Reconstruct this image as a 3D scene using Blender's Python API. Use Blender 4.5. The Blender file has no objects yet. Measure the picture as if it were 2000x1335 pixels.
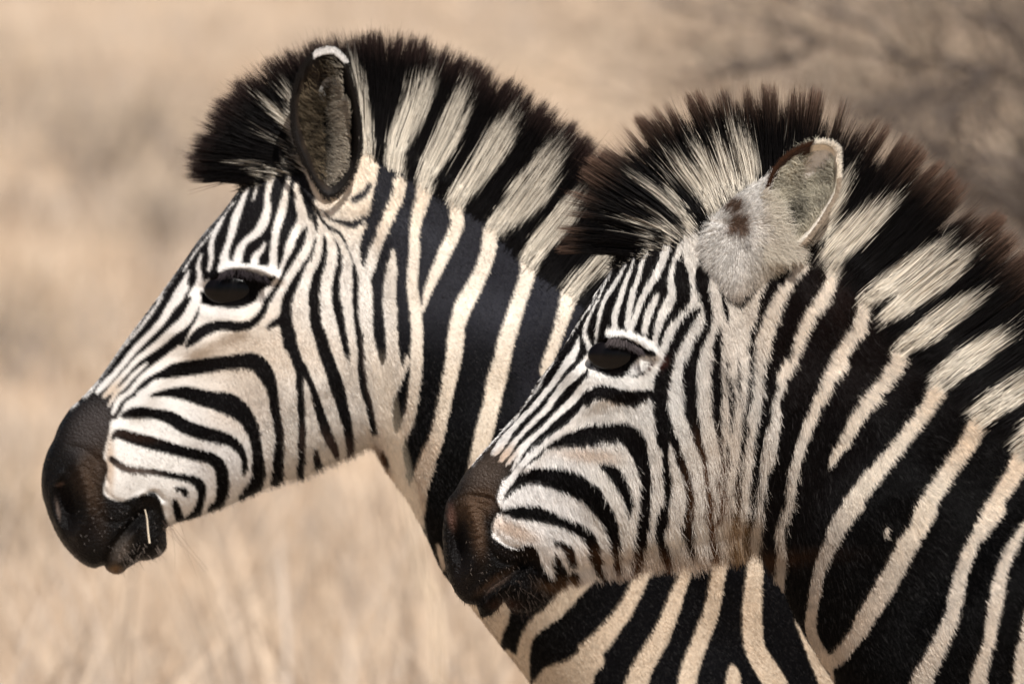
import bpy, math, random, time
import numpy as np
T_START = time.time()
random.seed(4); RNG = np.random.default_rng(7)
SCN = bpy.context.scene; COLL = SCN.collection
# ------------------------------------------------------------------ camera, sky, sun, exposure
CAM_H, PITCH, LENS, RW, RH = 2.25, math.radians(4.0), 360.0, 2000.0, 1335.0
cam_d = bpy.data.cameras.new('camera'); cam = bpy.data.objects.new('camera', cam_d); COLL.objects.link(cam)
cam.location = (0, 0, CAM_H); cam.rotation_euler = (math.radians(90)-PITCH, 0, 0)
cam_d.lens = LENS; cam_d.sensor_width = 36.0; cam_d.clip_start = .5; cam_d.clip_end = 2000
cam_d.dof.use_dof = True; cam_d.dof.focus_distance = 11.8; cam_d.dof.aperture_fstop = 7.2
SCN.camera = cam
SUN_EL, SUN_AZ = math.radians(54), math.radians(155)          # azimuth clockwise from +Y: behind the camera, well to the right
world = bpy.data.worlds.new('World'); SCN.world = world; world.use_nodes = True
wn = world.node_tree.nodes; bg = wn['Background']
sky = wn.new('ShaderNodeTexSky'); sky.sky_type = 'NISHITA'; sky.sun_disc = False
sky.sun_elevation = SUN_EL; sky.sun_rotation = SUN_AZ; sky.dust_density = 2.0
world.node_tree.links.new(sky.outputs[0], bg.inputs[0]); bg.inputs[1].default_value = 0.06
sun_d = bpy.data.lights.new('sun', 'SUN'); sun_o = bpy.data.objects.new('sun', sun_d); COLL.objects.link(sun_o)
sun_d.energy = 5.0; sun_d.angle = math.radians(.5); sun_d.color = (1, .965, .915)
sd = np.array([math.sin(SUN_AZ)*math.cos(SUN_EL), math.cos(SUN_AZ)*math.cos(SUN_EL), math.sin(SUN_EL)])
import mathutils
sun_o.rotation_euler = mathutils.Vector(sd).to_track_quat('Z', 'Y').to_euler()
sun_o.location = tuple(sd*30)
SCN.view_settings.view_transform = 'Standard'; SCN.view_settings.look = 'None'
SCN.view_settings.gamma = 1; SCN.view_settings.exposure = 0.20; SCN.view_settings.use_curve_mapping = False
SCN.cycles.max_bounces = 6; SCN.cycles.use_denoising = True
SCN.cycles_curves.shape = 'RIBBONS'; SCN.cycles_curves.subdivisions = 2
# ---- coat markings, traced in the side view of each animal. S = tapering band (x,y,width), P = patch outline ----
T = dict(a=(300,50),b=(300,350),c=(50,700),d=(50,800),e=(450,650),f=(650,50),g=(700,350),h=(850,985),
         i=(1050,150),j=(1000,450),k=(800,750),l=(800,900),m=(1200,700),n=(1450,150),o=(1400,450),p=(1500,650),q=(1500,985),r=(1200,985),G=(0,0),u=(150,580),v=(900,700))
SC = 3.814
A_MARKS = [
('P','G','b',[(473,362),(560,290),(620,250),(640,330),(612,392),(600,440),(560,500),(535,545),(420,545),(395,560),(385,640),(340,700),(215,790),(150,775),(230,690),(300,592),(350,523),(392,463),(431,418)]),
('P','G','b',[(700,60),(735,300),(733,350),(719,418),(701,481),(710,525),(722,545),(728,580),(728,640),(738,690),(748,712),(756,690),(778,690),(786,716),(792,690),(799,705),(783,745),(767,776),(765,808),(773,840),(790,900),(796,980),(860,1120),(1100,1450),(1700,1450),(1900,600),(1300,0),(800,0)]),
('S','b','w',[(620,150,8),(540,250,12),(460,360,12),(380,460,14),(300,560,12),(220,690,12)]),
('S','b','w',[(660,70,10),(560,180,10),(430,330,12),(300,490,14),(190,650,14),(80,820,16),(0,920,18)]),
('P','b','w',[(275,665),(255,760),(262,830),(180,900),(80,1030),(0,1150),(-90,1240),(-110,1210),(0,1060),(60,980),(130,880),(210,760)]),
('P','b','w',[(480,690),(500,615),(540,600),(640,622),(780,640),(860,655),(915,700),(908,725),(820,722),(740,690),(640,668),(560,672)]),
('S','b','w',[(362,550,10),(335,640,25),(345,720,40),(340,790,55),(300,850,60),(265,930,66),(200,1050,60),(100,1140,48),(0,1235,45),(-100,1310,36),(-180,1380,30)]),
('S','b','w',[(600,170,8),(540,250,12),(500,330,18),(450,420,30),(430,500,32),(430,600,30),(410,685,18)]),
('S','b','w',[(705,60,22),(655,180,40),(610,300,58),(580,420,48),(545,520,42),(525,600,70)]),
('S','b','w',[(775,10,10),(762,90,16),(735,175,6)]),
('S','b','w',[(890,-60,50),(850,110,38),(850,220,50),(820,320,68),(770,400,56),(690,460,42),(650,520,55),(625,600,70)]),
('S','b','w',[(1010,-20,26),(985,100,42),(960,230,60),(915,380,55),(900,500,48),(890,600,55),(890,690,60)]),
('S','b','w',[(1060,30,36),(1085,170,60),(1110,280,70),(1060,390,60),(1010,500,55),(990,600,50),(940,700,40),(880,800,60)]),
('S','b','w',[(835,470,14),(805,530,30),(765,570,46),(750,620,60)]),
('P','b','b',[(785,590),(855,560),(862,625),(800,632)]),
('P','b','w',[(1130,260),(1180,330),(1230,400),(1210,560),(1150,640),(1050,800),(960,900),(930,1000),(840,1100),(800,1160),(700,1180),(400,1200),(320,1240),(240,1280),(220,1255),(280,1120),(340,1010),(350,950),(420,935),(600,960),(760,930),(860,800),(950,720),(1020,600),(1080,480),(1110,380)]),
('S','b','b',[(1140,350,18),(1110,440,50),(1060,540,55),(1000,640,50),(950,745,28),(900,830,40),(850,900,45),(810,990,52),(740,1070,65),(640,1095,75),(500,1090,80),(390,1120,90),(300,1190,80),(240,1262,14)]),
('S','b','b',[(1210,400,10),(1180,540,25),(1120,640,35),(1060,760,60),(1000,880,75),(985,960,80),(985,1060,100),(1000,1160,100),(1030,1290,100)]),
('S','b','b',[(960,1040,80),(880,1082,48),(842,1112,16)]),
('S','b','b',[(1265,400,10),(1275,480,35),(1260,600,50),(1220,720,70),(1195,850,85),(1200,980,85),(1210,1080,90),(1250,1200,90),(1290,1330,90)]),
('S','b','b',[(1320,400,8),(1370,480,16),(1385,600,40),(1365,720,50),(1355,850,65),(1370,960,70),(1395,1060,62),(1410,1160,52),(1440,1300,48)]),
('S','b','b',[(1190,180,10),(1260,320,12),(1380,400,18),(1430,480,14),(1480,600,14),(1500,700,38),(1505,850,50),(1510,1000,50),(1525,1150,42),(1540,1300,40)]),
('S','b','b',[(1090,-20,50),(1140,80,66),(1160,170,40),(1200,300,36),(1207,380,14)]),
('S','b','b',[(1230,190,8),(1320,290,20),(1400,310,35),(1480,330,60),(1540,300,48),(1620,255,36)]),
('S','b','b',[(1215,215,10),(1260,310,24),(1330,365,26),(1400,400,12)]),
('S','b','b',[(1610,20,30),(1580,90,45),(1520,130,52),(1465,150,30)]),
('S','b','b',[(1700,-10,90),(1680,130,90),(1640,260,88),(1610,380,88),(1570,500,70),(1562,600,45),(1570,665,8)]),
('S','b','b',[(1680,800,70),(1680,950,66),(1690,1100,66),(1710,1300,60)]),
('P','b','b',[(480,700),(560,675),(700,685),(800,735),(910,715),(880,780),(800,840),(770,900),(700,940),(600,960),(480,948),(400,935),(350,925),(320,900),(380,820),(430,740)]),
('S','a','w',[(1035,620,16),(1058,800,40),(1095,930,56),(1150,1060,66),(1215,1210,76),(1270,1330,70)]),
# neck
('S','g','w',[(310,0,100),(290,120,92),(225,260,90),(170,400,80),(120,520,80),(80,650,80),(50,740,80),(40,860,90),(40,1000,80),(65,1150,80),(85,1330,80)]),
('S','g','w',[(258,520,20),(248,650,76),(235,800,90),(235,950,100),(245,1100,90),(262,1340,92),(280,1420,80)]),
('S','g','w',[(500,-30,120),(482,120,108),(440,260,90),(415,400,75),(418,520,75),(408,650,80),(400,800,80),(420,930,85),(435,1100,85),(435,1330,85)]),
('S','g','w',[(740,130,115),(725,240,100),(735,320,100),(700,430,95),(650,530,95),(600,640,85),(555,740,72),(510,850,55),(480,980,16)]),
('S','g','w',[(985,370,115),(975,480,108),(950,600,108),(910,700,108),(850,820,120),(790,930,130),(750,1040,120),(720,1160,104),(700,1340,95)]),
('S','g','w',[(1270,600,130),(1255,720,110),(1220,830,108),(1180,950,112),(1140,1080,118),(1100,1200,122),(1070,1340,124)]),
('S','g','w',[(1600,800,150),(1560,900,120),(1530,1000,100),(1500,1100,90),(1460,1220,80),(1420,1330,80),(1380,1450,70)]),
('S','e','w',[(1390,-20,85),(1385,200,90),(1370,350,90),(1350,480,90),(1320,600,110),(1270,720,110),(1230,820,90),(1240,1000,110),(1290,1150,90),(1340,1320,80)]),
('S','e','w',[(1690,-20,115),(1670,150,110),(1640,300,110),(1610,450,98),(1580,600,88),(1540,750,105),(1490,880,120),(1440,1020,120),(1400,1150,130),(1380,1340,140)]),
('S','k','w',[(690,-200,120),(640,-10,140),(610,150,122),(570,300,130),(530,450,120),(470,600,60),(440,700,30)]),
('S','k','w',[(325,-150,90),(290,-10,90),(250,150,95),(210,330,98),(150,500,108),(100,650,128),(60,800,125),(45,950,120),(75,1040,70)]),
('S','e','b',[(430,-20,110),(450,100,110),(490,220,105),(510,320,70),(520,430,56),(525,560,56),(530,700,60),(525,850,60),(520,1000,60),(520,1095,50)]),
('S','e','b',[(535,230,60),(600,380,46),(640,490,60),(680,620,78),(720,740,78),(760,830,66),(795,910,40)]),
('S','e','b',[(630,850,26),(640,940,66),(670,990,60)]),
('S','e','b',[(660,-20,90),(700,130,100),(750,260,100),(790,380,105),(830,520,88),(860,640,78),(880,760,66),(890,860,56),(870,915,26)]),
('S','e','b',[(840,-10,50),(860,100,38),(882,210,12)]),
('S','e','b',[(965,-10,48),(970,150,48),(975,300,56),(1000,420,56),(1030,530,48),(1050,640,52),(1060,740,40)]),
('S','e','b',[(1110,-10,70),(1130,100,48),(1150,210,14)]),
('S','e','b',[(1290,-10,90),(1290,100,60),(1280,180,26)]),
('P','e','b',[(1330,230),(1270,370),(1212,480),(1200,600),(1230,720),(1270,650),(1310,520),(1330,350)]),
('P','e','b',[(1120,870),(1150,880),(1180,960),(1160,995),(1130,960)]),
# muzzle stripes
('S','c','w',[(420,300,10),(500,200,18),(600,80,14),(700,-30,14)]),
('S','c','w',[(535,252,26),(600,165,34),(690,80,38),(780,-15,32)]),
('S','c','w',[(590,292,24),(680,190,34),(770,100,34),(860,15,30),(910,-30,26)]),
('S','c','w',[(640,330,16),(690,270,28),(770,180,28),(840,100,24),(908,42,10)]),
('P','c','w',[(650,420),(660,340),(720,280),(790,240),(860,150),(930,70),(1010,10),(1100,-60),(1950,-60),(1950,800),(1800,960),(1500,1150),(1050,1250),(960,990),(840,1020),(600,1010),(605,900),(620,800),(640,640),(600,600),(630,500),(700,420)]),
('S','c','b',[(800,265,14),(880,190,56),(960,120,80),(1100,90,110),(1300,60,120),(1500,30,110),(1700,20,130),(1790,110,125),(1840,240,84),(1860,400,72),(1885,550,70),(1880,700,80),(1875,850,88),(1850,930,80)]),
('S','c','b',[(700,400,20),(740,320,16),(800,270,14)]),
('S','c','b',[(930,280,24),(1050,255,60),(1200,260,110),(1350,300,130),(1500,330,165),(1600,390,150),(1670,480,110),(1710,600,82),(1730,750,90),(1730,880,100),(1680,980,110),(1610,1060,80)]),
('S','c','b',[(720,430,40),(830,400,92),(950,410,80),(1080,440,100),(1200,510,110),(1350,560,110),(1480,590,98),(1570,640,80),(1620,720,50),(1630,800,44),(1620,858,24)]),
('S','c','b',[(640,610,14),(690,560,70),(800,590,90),(950,630,100),(1100,670,90),(1250,710,90),(1380,740,90),(1450,810,100),(1470,920,100),(1460,1030,90),(1415,1110,50)]),
('S','c','b',[(630,740,50),(730,810,56),(830,830,48),(950,840,48),(1100,870,50),(1220,890,60),(1300,940,80),(1310,1040,60),(1270,1150,70),(1190,1210,60)]),
('S','c','b',[(1105,960,22),(1180,980,50),(1195,1030,26)]),
('S','c','b',[(1105,1050,40),(1130,1130,66),(1150,1200,60)]),
('S','c','b',[(1395,1070,24),(1370,1130,44)]),
('P','c','b',[(330,380),(430,300),(530,255),(665,285),(645,400),(622,560),(600,640),(585,740),(620,800),(600,900),(590,1010),(700,1060),(830,1020),(960,990),(1010,1080),(1050,1200),(1070,1300),(1000,1650),(400,1700),(0,1200),(100,500)]),
('S','c','w',[(640,960,26),(630,1010,20)]),
# bridge of the nose
('P','u','b',[(40,1150),(250,890),(500,550),(720,280),(900,0),(1240,0),(1310,60),(1250,260),(1200,440),(1150,500),(1010,620),(870,720),(790,760),(640,890),(590,980),(640,1010),(560,1090),(500,1150),(470,1240),(420,1330),(150,1330),(0,1190)]),
('S','u','w',[(940,-20,26),(830,150,30),(720,300,28),(600,440,24),(480,580,22),(350,740,20),(230,880,18),(130,990,18)]),
('S','u','w',[(240,910,12),(170,1010,24),(80,1110,20)]),
('S','u','w',[(1130,-40,110),(1100,10,110),(1010,130,84),(930,260,72),(820,380,66),(700,500,64),(600,610,60),(480,760,54),(380,870,60),(290,960,70),(215,1040,36)]),
('S','u','w',[(1320,-20,90),(1280,80,110),(1180,260,112),(1040,370,95),(900,500,80),(780,590,64),(660,680,60),(560,790,50),(460,900,54),(370,1010,60),(290,1090,30)]),
('S','u','w',[(1150,560,100),(960,710,100),(820,800,80),(710,880,60),(630,970,56),(560,1050,60),(470,1110,60),(420,1200,50),(390,1270,30)]),
('S','u','b',[(770,740,16),(690,830,36),(600,925,38),(540,1000,36),(460,1055,26),(415,1120,16)]),
('S','u','w',[(774,718,22),(690,785,42),(600,870,44),(520,960,46),(440,1030,50),(390,1110,36),(350,1190,24)]),
('S','u','b',[(640,1055,36),(560,1100,40),(500,1160,38),(475,1250,30)]),
# chest below the other animal's jaw
('S','h','w',[(1180,500,60),(1080,590,110),(960,690,150),(860,800,130),(760,880,110),(690,970,90),(660,1080,90),(655,1200,90),(690,1320,40)]),
('S','h','w',[(20,300,30),(45,400,40),(60,480,30)]),
('P','h','w',[(180,690),(320,760),(340,830),(420,800),(480,740),(550,730),(545,850),(500,950),(470,1040),(350,890)]),
('S','h','w',[(520,1080,30),(600,1150,60),(670,1260,70)]),
('S','h','w',[(1620,340,90),(1595,410,100),(1540,520,108),(1480,650,110),(1410,780,120),(1320,900,130),(1220,1020,150),(1110,1110,150)]),
('P','h','w',[(780,1260),(850,1200),(1000,1140),(1150,1040),(1260,1150),(1190,1250),(1120,1380),(700,1400)]),
('S','r','w',[(590,200,60),(570,280,76),(540,400,88),(510,550,92),(460,680,108),(410,820,118),(350,960,130),(280,1080,140),(210,1200,150),(150,1360,170)]),
('S','r','w',[(830,200,80),(820,270,90),(790,400,108),(765,550,108),(740,700,110),(710,830,118),(660,950,120),(620,1060,120),(570,1180,130),(530,1360,130)]),
('S','r','w',[(1055,250,50),(1060,320,80),(1050,430,116),(1035,600,128),(1025,750,140),(1025,900,150),(1040,1050,150),(1090,1150,160),(1150,1250,170),(1210,1360,180)]),
('S','r','w',[(1345,850,10),(1400,980,26),(1460,1100,56),(1520,1220,80),(1590,1360,110)]),
('S','r','w',[(880,1195,40),(885,1260,96),(880,1360,110)]),
]
A_MANE = [
('S','f','w',[(130,270,20),(160,330,60),(210,450,80),(230,600,90),(245,750,100),(255,880,110),(260,1000,60)]),
('S','f','w',[(720,370,60),(690,450,160),(640,560,200),(560,720,190),(490,870,150),(460,1000,140),(470,1150,126),(460,1335,126)]),
('S','f','w',[(530,400,10),(530,560,26),(500,700,20)]),
('S','f','w',[(970,480,60),(950,560,140),(920,680,190),(850,850,195),(770,980,165),(700,1100,145),(690,1200,118),(680,1335,118)]),
('S','f','w',[(1310,660,60),(1290,740,180),(1240,860,220),(1150,1000,205),(1050,1130,185),(960,1240,165),(900,1335,140)]),
('S','f','w',[(1660,900,60),(1630,970,190),(1560,1090,225),(1460,1200,210),(1350,1300,200)]),
('S','g','w',[(1390,20,220),(1250,170,200),(1130,260,185),(1030,340,145),(985,420,112)]),
('S','g','w',[(1640,110,60),(1560,250,180),(1450,380,190),(1350,480,165),(1270,600,135)]),
('S','g','w',[(1900,560,160),(1750,680,140),(1600,800,150)]),
('S','a','w',[(1020,520,10),(1040,700,36),(1070,840,50),(1100,950,50)]),
('S','a','w',[(790,520,14),(880,620,50),(960,700,60),(1030,770,50)]),
('S','a','w',[(975,390,10),(1000,480,40),(1010,560,50),(1030,660,40)]),
('S','a','g',[(740,740,12),(850,820,40),(950,880,44),(1030,950,30)]),
('S','a','w',[(560,1000,8),(700,1010,16),(830,1050,22)]),
('S','a','w',[(740,1060,10),(780,1100,34),(800,1140,20)]),
('S','a','w',[(1060,980,16),(960,1070,34),(870,1170,44),(850,1260,40)]),
]
B_MARKS = [
('P','G','b',[(1194,526),(1240,440),(1300,380),(1345,480),(1346,560),(1310,620),(1290,690),(1180,690),(1150,720),(1140,790),(1050,860),(1000,900),(930,900),(968,855),(1028,776),(1087,699),(1131,607),(1163,573)]),
('P','G','b',[(1520,300),(1500,560),(1487,700),(1478,790),(1470,880),(1462,960),(1455,1040),(1500,1120),(1640,1450),(2600,1900),(2600,300),(1700,200)]),
('S','j','w',[(640,440,8),(600,540,14),(540,620,12),(450,760,11),(330,940,11),(200,1120,11),(90,1300,11)]),
('S','j','w',[(760,280,8),(700,380,14),(650,500,16),(600,600,18),(560,680,28),(548,760,34),(570,830,38),(590,900,40)]),
('S','j','w',[(860,230,10),(790,350,28),(710,480,30),(665,590,28),(645,690,24),(630,800,18),(615,880,18)]),
('S','j','w',[(915,190,20),(870,320,24),(830,430,38),(800,530,38),(770,620,46),(770,710,50)]),
('S','j','w',[(1000,140,30),(970,230,28),(940,350,38),(900,460,42),(880,570,44),(860,710,38)]),
('S','j','w',[(1160,90,60),(1110,230,56),(1060,340,56),(1000,440,48),(950,540,44),(920,640,44),(880,730,40)]),
('S','j','w',[(1092,445,12),(1060,520,56),(1020,600,56),(1000,680,48),(985,750,50)]),
('S','j','w',[(1310,20,60),(1230,150,48),(1195,280,46),(1185,390,56),(1190,470,58),(1150,560,76),(1110,640,58),(1080,740,56),(1068,830,50)]),
('P','j','w',[(1270,190),(1330,380),(1330,480),(1290,570),(1230,620),(1160,700),(1100,840),(1060,900),(1080,960),(1060,1100),(950,1160),(800,1190),(700,1160),(640,1130),(600,1170),(560,1290),(500,1400),(1700,1400),(1900,900),(2000,400),(1830,300),(1600,200),(1350,60),(1290,110)]),
('P','k','w',[(700,850),(690,800),(780,690),(850,610),(930,500),(1030,410),(1150,350),(1240,260),(1290,190),(1320,90),(1400,120),(1900,20),(1950,1300),(1600,1400),(1000,1400),(930,1200),(650,1180),(640,1000),(700,920)]),
('P','j','w',[(700,775),(715,712),(770,722),(860,735),(940,755),(1020,800),(1070,850),(1055,895),(980,865),(900,815),(820,790),(740,790)]),
('P','j','b',[(700,795),(800,782),(900,815),(1000,875),(1058,890),(1045,920),(970,940),(900,1000),(860,1060),(760,1088),(680,1060),(600,1010),(545,995),(560,950),(620,900),(660,850)]),
('S','j','n',[(1072,930,16),(1010,1015,28),(940,1065,24),(870,1082,16)]),
('P','j','b',[(1225,200),(1290,230),(1322,380),(1322,470),(1280,560),(1205,625),(1200,570),(1220,450),(1205,330)]),
('S','j','b',[(1225,600,44),(1150,680,38),(1110,760,38),(1090,840,16)]),
('S','j','b',[(1395,530,30),(1340,600,60),(1270,700,80),(1220,800,70),(1170,900,70),(1130,1010,78),(1090,1120,90),(1080,1200,80),(1110,1335,110)]),
('S','j','b',[(1440,100,40),(1430,230,95),(1410,340,105),(1420,430,90),(1450,520,60),(1450,620,58),(1420,720,68),(1370,820,70),(1340,920,80),(1310,1030,98),(1310,1150,100),(1320,1335,100)]),
('S','j','b',[(1540,690,26),(1520,800,58),(1505,920,78),(1495,1040,68),(1505,1180,66),(1510,1335,66)]),
('S','j','b',[(1570,290,26),(1550,390,58),(1620,460,78),(1700,490,88),(1770,440,66),(1800,330,46)]),
('S','j','b',[(1555,470,16),(1580,560,40),(1597,650,20)]),
('S','j','b',[(1880,400,80),(1850,560,60),(1810,680,46),(1780,800,54),(1770,950,50),(1770,1100,64),(1740,1240,36)]),
('S','j','b',[(562,1305,12),(610,1210,90),(700,1200,108),(800,1230,108),(900,1230,106),(1000,1200,68),(1070,1180,60)]),
('S','j','w',[(503,785,8),(480,880,48),(430,960,58),(370,1030,50),(290,1130,48),(200,1250,40),(130,1340,38)]),
('S','j','w',[(590,930,40),(520,980,58),(490,1050,60),(430,1120,58),(340,1210,50),(230,1335,48)]),
('S','j','w',[(600,1040,36),(570,1130,48),(500,1200,48),(440,1270,40),(380,1340,40)]),
('S','k','w',[(960,30,12),(850,170,12),(740,300,13),(620,440,14),(500,580,14)]),
('S','k','w',[(1060,-10,45),(960,110,45),(870,220,45),(780,340,45),(700,450,66),(640,525,50)]),
('S','k','w',[(1180,-10,55),(1090,80,46),(990,190,45),(900,300,40),(810,430,40),(745,510,54),(700,555,30)]),
('S','k','w',[(1310,-10,50),(1200,130,58),(1080,230,50),(960,330,38),(870,430,26),(800,510,28),(740,590,24)]),
('S','k','w',[(1000,330,30),(900,440,28),(840,530,30),(780,600,24)]),
('S','k','b',[(860,580,12),(950,480,48),(1050,430,78),(1200,400,108),(1350,360,140),(1500,330,122),(1640,350,165),(1710,480,130),(1740,600,92),(1750,750,80),(1740,900,80),(1720,1030,98),(1680,1160,76)]),
('S','k','b',[(770,700,8),(850,610,12),(900,540,16)]),
('S','k','b',[(690,870,10),(760,770,44),(850,700,80),(950,670,116),(1080,680,148),(1200,710,175),(1320,770,155),(1410,870,128),(1470,980,108),(1500,1080,88),(1485,1200,64)]),
('S','k','b',[(680,940,20),(780,940,88),(900,940,108),(1000,960,108),(1130,1000,78),(1230,1030,90),(1310,1090,98),(1340,1180,80),(1330,1260,60)]),
('S','k','b',[(1410,570,24),(1480,590,88),(1540,650,108),(1590,750,80),(1620,860,50),(1622,940,20)]),
('S','k','b',[(1060,1155,34),(1140,1170,60),(1180,1230,80),(1190,1300,50)]),
('S','k','b',[(1850,0,100),(1850,150,90),(1870,300,84),(1885,420,100)]),
('S','m','b',[(390,-10,80),(350,150,90),(340,300,100),(350,420,108),(375,520,110),(370,650,50),(375,780,56),(385,900,58),(380,1000,48),(360,1080,56),(340,1180,90),(320,1250,60)]),
('S','m','b',[(420,540,50),(470,660,56),(510,780,58),(545,900,56),(550,1000,46),(540,1120,78),(520,1230,90),(520,1295,40)]),
('S','m','b',[(560,-10,100),(550,150,110),(560,300,90),(590,450,80),(620,570,58),(650,700,40),(680,830,36),(700,960,46),(700,1100,48),(715,1215,50)]),
('S','m','b',[(735,-10,60),(740,150,80),(750,300,60),(755,450,48),(775,560,24)]),
('S','m','n',[(775,540,34),(790,700,30),(785,850,32),(785,1000,48),(770,1150,52)]),
('S','G','b',[(1152,1060,14),(1160,1092,18),(1168,1106,14)]),
('S','G','n',[(1192,1062,14),(1202,1092,20)]),
('S','G','b',[(1242,1040,18),(1238,1070,20),(1228,1092,16)]),
('S','G','n',[(1282,1030,20),(1292,1058,22),(1296,1080,14)]),
('S','G','n',[(1336,1030,18),(1346,1058,16)]),
('S','G','n',[(1386,1022,14),(1392,1056,20)]),
('S','G','n',[(1436,1030,16),(1430,1060,20)]),
('S','m','n',[(820,-60,22),(830,100,30),(845,260,20)]),
('S','m','n',[(915,-40,22),(905,120,34),(930,260,22)]),
('S','m','n',[(830,560,24),(835,700,32),(825,900,26),(830,1080,22)]),
('S','m','n',[(850,60,22),(865,300,40),(855,480,24)]),
('S','m','b',[(1000,-10,40),(985,150,48),(1000,260,38),(970,340,24)]),
('S','m','n',[(965,330,40),(955,500,54),(935,650,40),(915,800,46),(905,1000,52),(890,1200,56)]),
('S','m','b',[(1160,-10,90),(1150,150,98),(1140,300,78),(1100,420,78),(1070,550,70),(1065,700,58),(1075,820,48),(1060,950,46),(1040,1100,46),(1010,1200,46),(1000,1280,50)]),
('S','m','w',[(1215,260,14),(1200,400,66),(1170,550,108),(1150,700,98),(1120,820,56),(1090,950,56),(1070,1100,66),(1055,1250,66),(1050,1360,56)]),
('S','m','w',[(1310,-10,90),(1245,100,50),(1232,200,36),(1212,280,20)]),
('S','m','w',[(1215,40,26),(1205,120,30),(1215,220,20)]),
('S','m','w',[(1690,-10,90),(1600,100,100),(1540,230,80),(1480,350,80),(1430,480,80),(1390,620,80),(1350,740,78),(1320,860,68),(1300,1000,66),(1260,1130,60),(1240,1250,58),(1235,1360,64)]),
('S','m','w',[(1920,250,150),(1830,350,110),(1770,460,100),(1720,570,90),(1650,680,68),(1598,775,20)]),
('S','m','w',[(1920,840,130),(1830,960,128),(1740,1080,120),(1670,1180,110),(1620,1280,100),(1590,1360,100)]),
# behind the ear, neck
('S','o','b',[(150,440,60),(230,450,76),(280,380,46)]),
('S','o','b',[(40,310,20),(20,400,40),(90,450,60),(160,480,70)]),
('S','o','w',[(330,290,44),(295,420,56),(240,540,88),(200,680,88),(190,850,86),(205,1000,60),(210,1120,30)]),
('S','o','b',[(450,260,70),(400,360,100),(350,480,70),(300,620,34),(260,760,30)]),
('S','o','n',[(250,700,36),(240,900,46),(230,1080,50),(215,1200,40)]),
('S','o','w',[(360,580,30),(335,720,85),(310,880,88),(300,1050,88),(290,1200,88),(270,1340,98)]),
('S','o','b',[(520,500,40),(440,720,50),(400,900,60),(380,1100,70),(370,1335,86)]),
('S','o','w',[(640,200,110),(560,290,88),(510,390,66),(450,500,60),(430,600,48),(398,720,16)]),
('S','o','w',[(850,230,115),(825,380,98),(770,480,108),(700,570,98),(640,680,90),(590,800,80),(550,930,58),(520,1060,20)]),
('S','o','w',[(490,920,20),(470,1080,46),(440,1200,56),(430,1340,56)]),
('S','o','w',[(1100,500,120),(1065,600,98),(1040,700,108),(960,800,110),(890,910,100),(830,1020,88),(780,1140,80),(730,1260,80),(700,1340,80)]),
('S','p','w',[(970,130,130),(920,230,120),(850,330,110),(760,450,110),(680,570,100),(600,700,90),(520,830,78),(470,930,46),(450,985,14)]),
('S','p','w',[(1290,330,150),(1210,450,120),(1150,560,110),(1060,680,110),(980,790,110),(890,900,110),(790,1020,120),(700,1130,120),(620,1230,120),(550,1350,120)]),
('S','p','w',[(1600,600,180),(1520,690,140),(1470,800,130),(1400,900,130),(1320,1010,120),(1250,1130,130),(1170,1250,130),(1120,1350,130)]),
('S','p','w',[(1960,680,140),(1907,780,120),(1860,900,130),(1810,1030,130),(1730,1150,120),(1660,1260,110),(1600,1350,110)]),
('S','q','w',[(130,-20,60),(102,100,65),(95,250,70),(90,400,78),(80,520,90),(100,640,30)]),
('S','q','w',[(660,-60,120),(620,0,120),(530,130,108),(460,250,108),(410,370,98),(375,500,88),(345,650,80),(320,800,80),(315,920,80),(350,1020,90),(400,1130,120),(450,1250,80),(480,1360,50)]),
('S','q','w',[(1180,-10,150),(1100,150,145),(1020,270,145),(960,400,145),(890,530,145),(820,660,145),(740,790,135),(670,920,120),(600,1020,110),(520,1120,110),(430,1160,110)]),
('S','q','w',[(1700,-10,140),(1600,130,125),(1520,250,98),(1460,370,98),(1420,500,98),(1390,620,118),(1370,760,108),(1330,880,118),(1270,1000,128),(1210,1130,138),(1150,1240,148),(1110,1360,150)]),
('S','q','w',[(1960,30,50),(1890,150,60),(1810,280,80),(1750,400,88),(1710,530,98),(1690,660,108),(1660,800,98),(1640,930,88),(1610,1060,88),(1570,1180,108),(1550,1360,128)]),
('S','q','w',[(1920,750,40),(1895,950,76),(1870,1100,88),(1845,1360,100)]),
('S','q','w',[(882,140,16),(872,180,30),(862,235,24)]),
('P','l','b',[(260,300),(330,130),(470,20),(560,-5),(720,60),(690,160),(650,290),(690,370),(640,420),(620,560),(760,640),(900,600),(960,680),(1000,800),(1100,900),(1000,1300),(200,1300),(200,600)]),
('S','l','b',[(1070,680,50),(1100,780,90),(1090,870,80),(1020,960,100)]),
('P','v','b',[(60,1230),(300,950),(560,630),(830,290),(1010,-20),(1140,-20),(1335,-20),(1380,200),(1360,460),(1200,660),(1030,790),(900,870),(790,950),(680,1080),(560,1240),(430,1330),(200,1330)]),
('S','v','w',[(1045,-20,24),(930,170,22),(860,300,22),(760,430,20),(640,600,20),(520,720,20),(380,870,26),(250,1010,20),(110,1170,14)]),
('S','v','w',[(1230,-40,90),(1190,10,90),(1090,150,66),(1010,270,62),(900,400,60),(790,530,54),(680,640,54),(580,750,60),(490,870,84),(410,980,84),(360,1040,40)]),
('S','v','w',[(1380,10,90),(1310,100,100),(1180,230,88),(1060,370,70),(950,530,66),(850,620,56),(740,740,46),(640,850,46),(560,950,60),(480,1060,66),(440,1100,30)]),
('S','v','w',[(1400,220,80),(1335,300,80),(1220,450,80),(1080,580,64),(960,690,56),(850,800,50),(760,890,48),(680,990,44),(620,1100,36),(570,1190,24)]),
('S','v','w',[(815,790,16),(730,880,32),(640,980,38),(560,1080,42),(510,1150,34)]),
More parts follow.
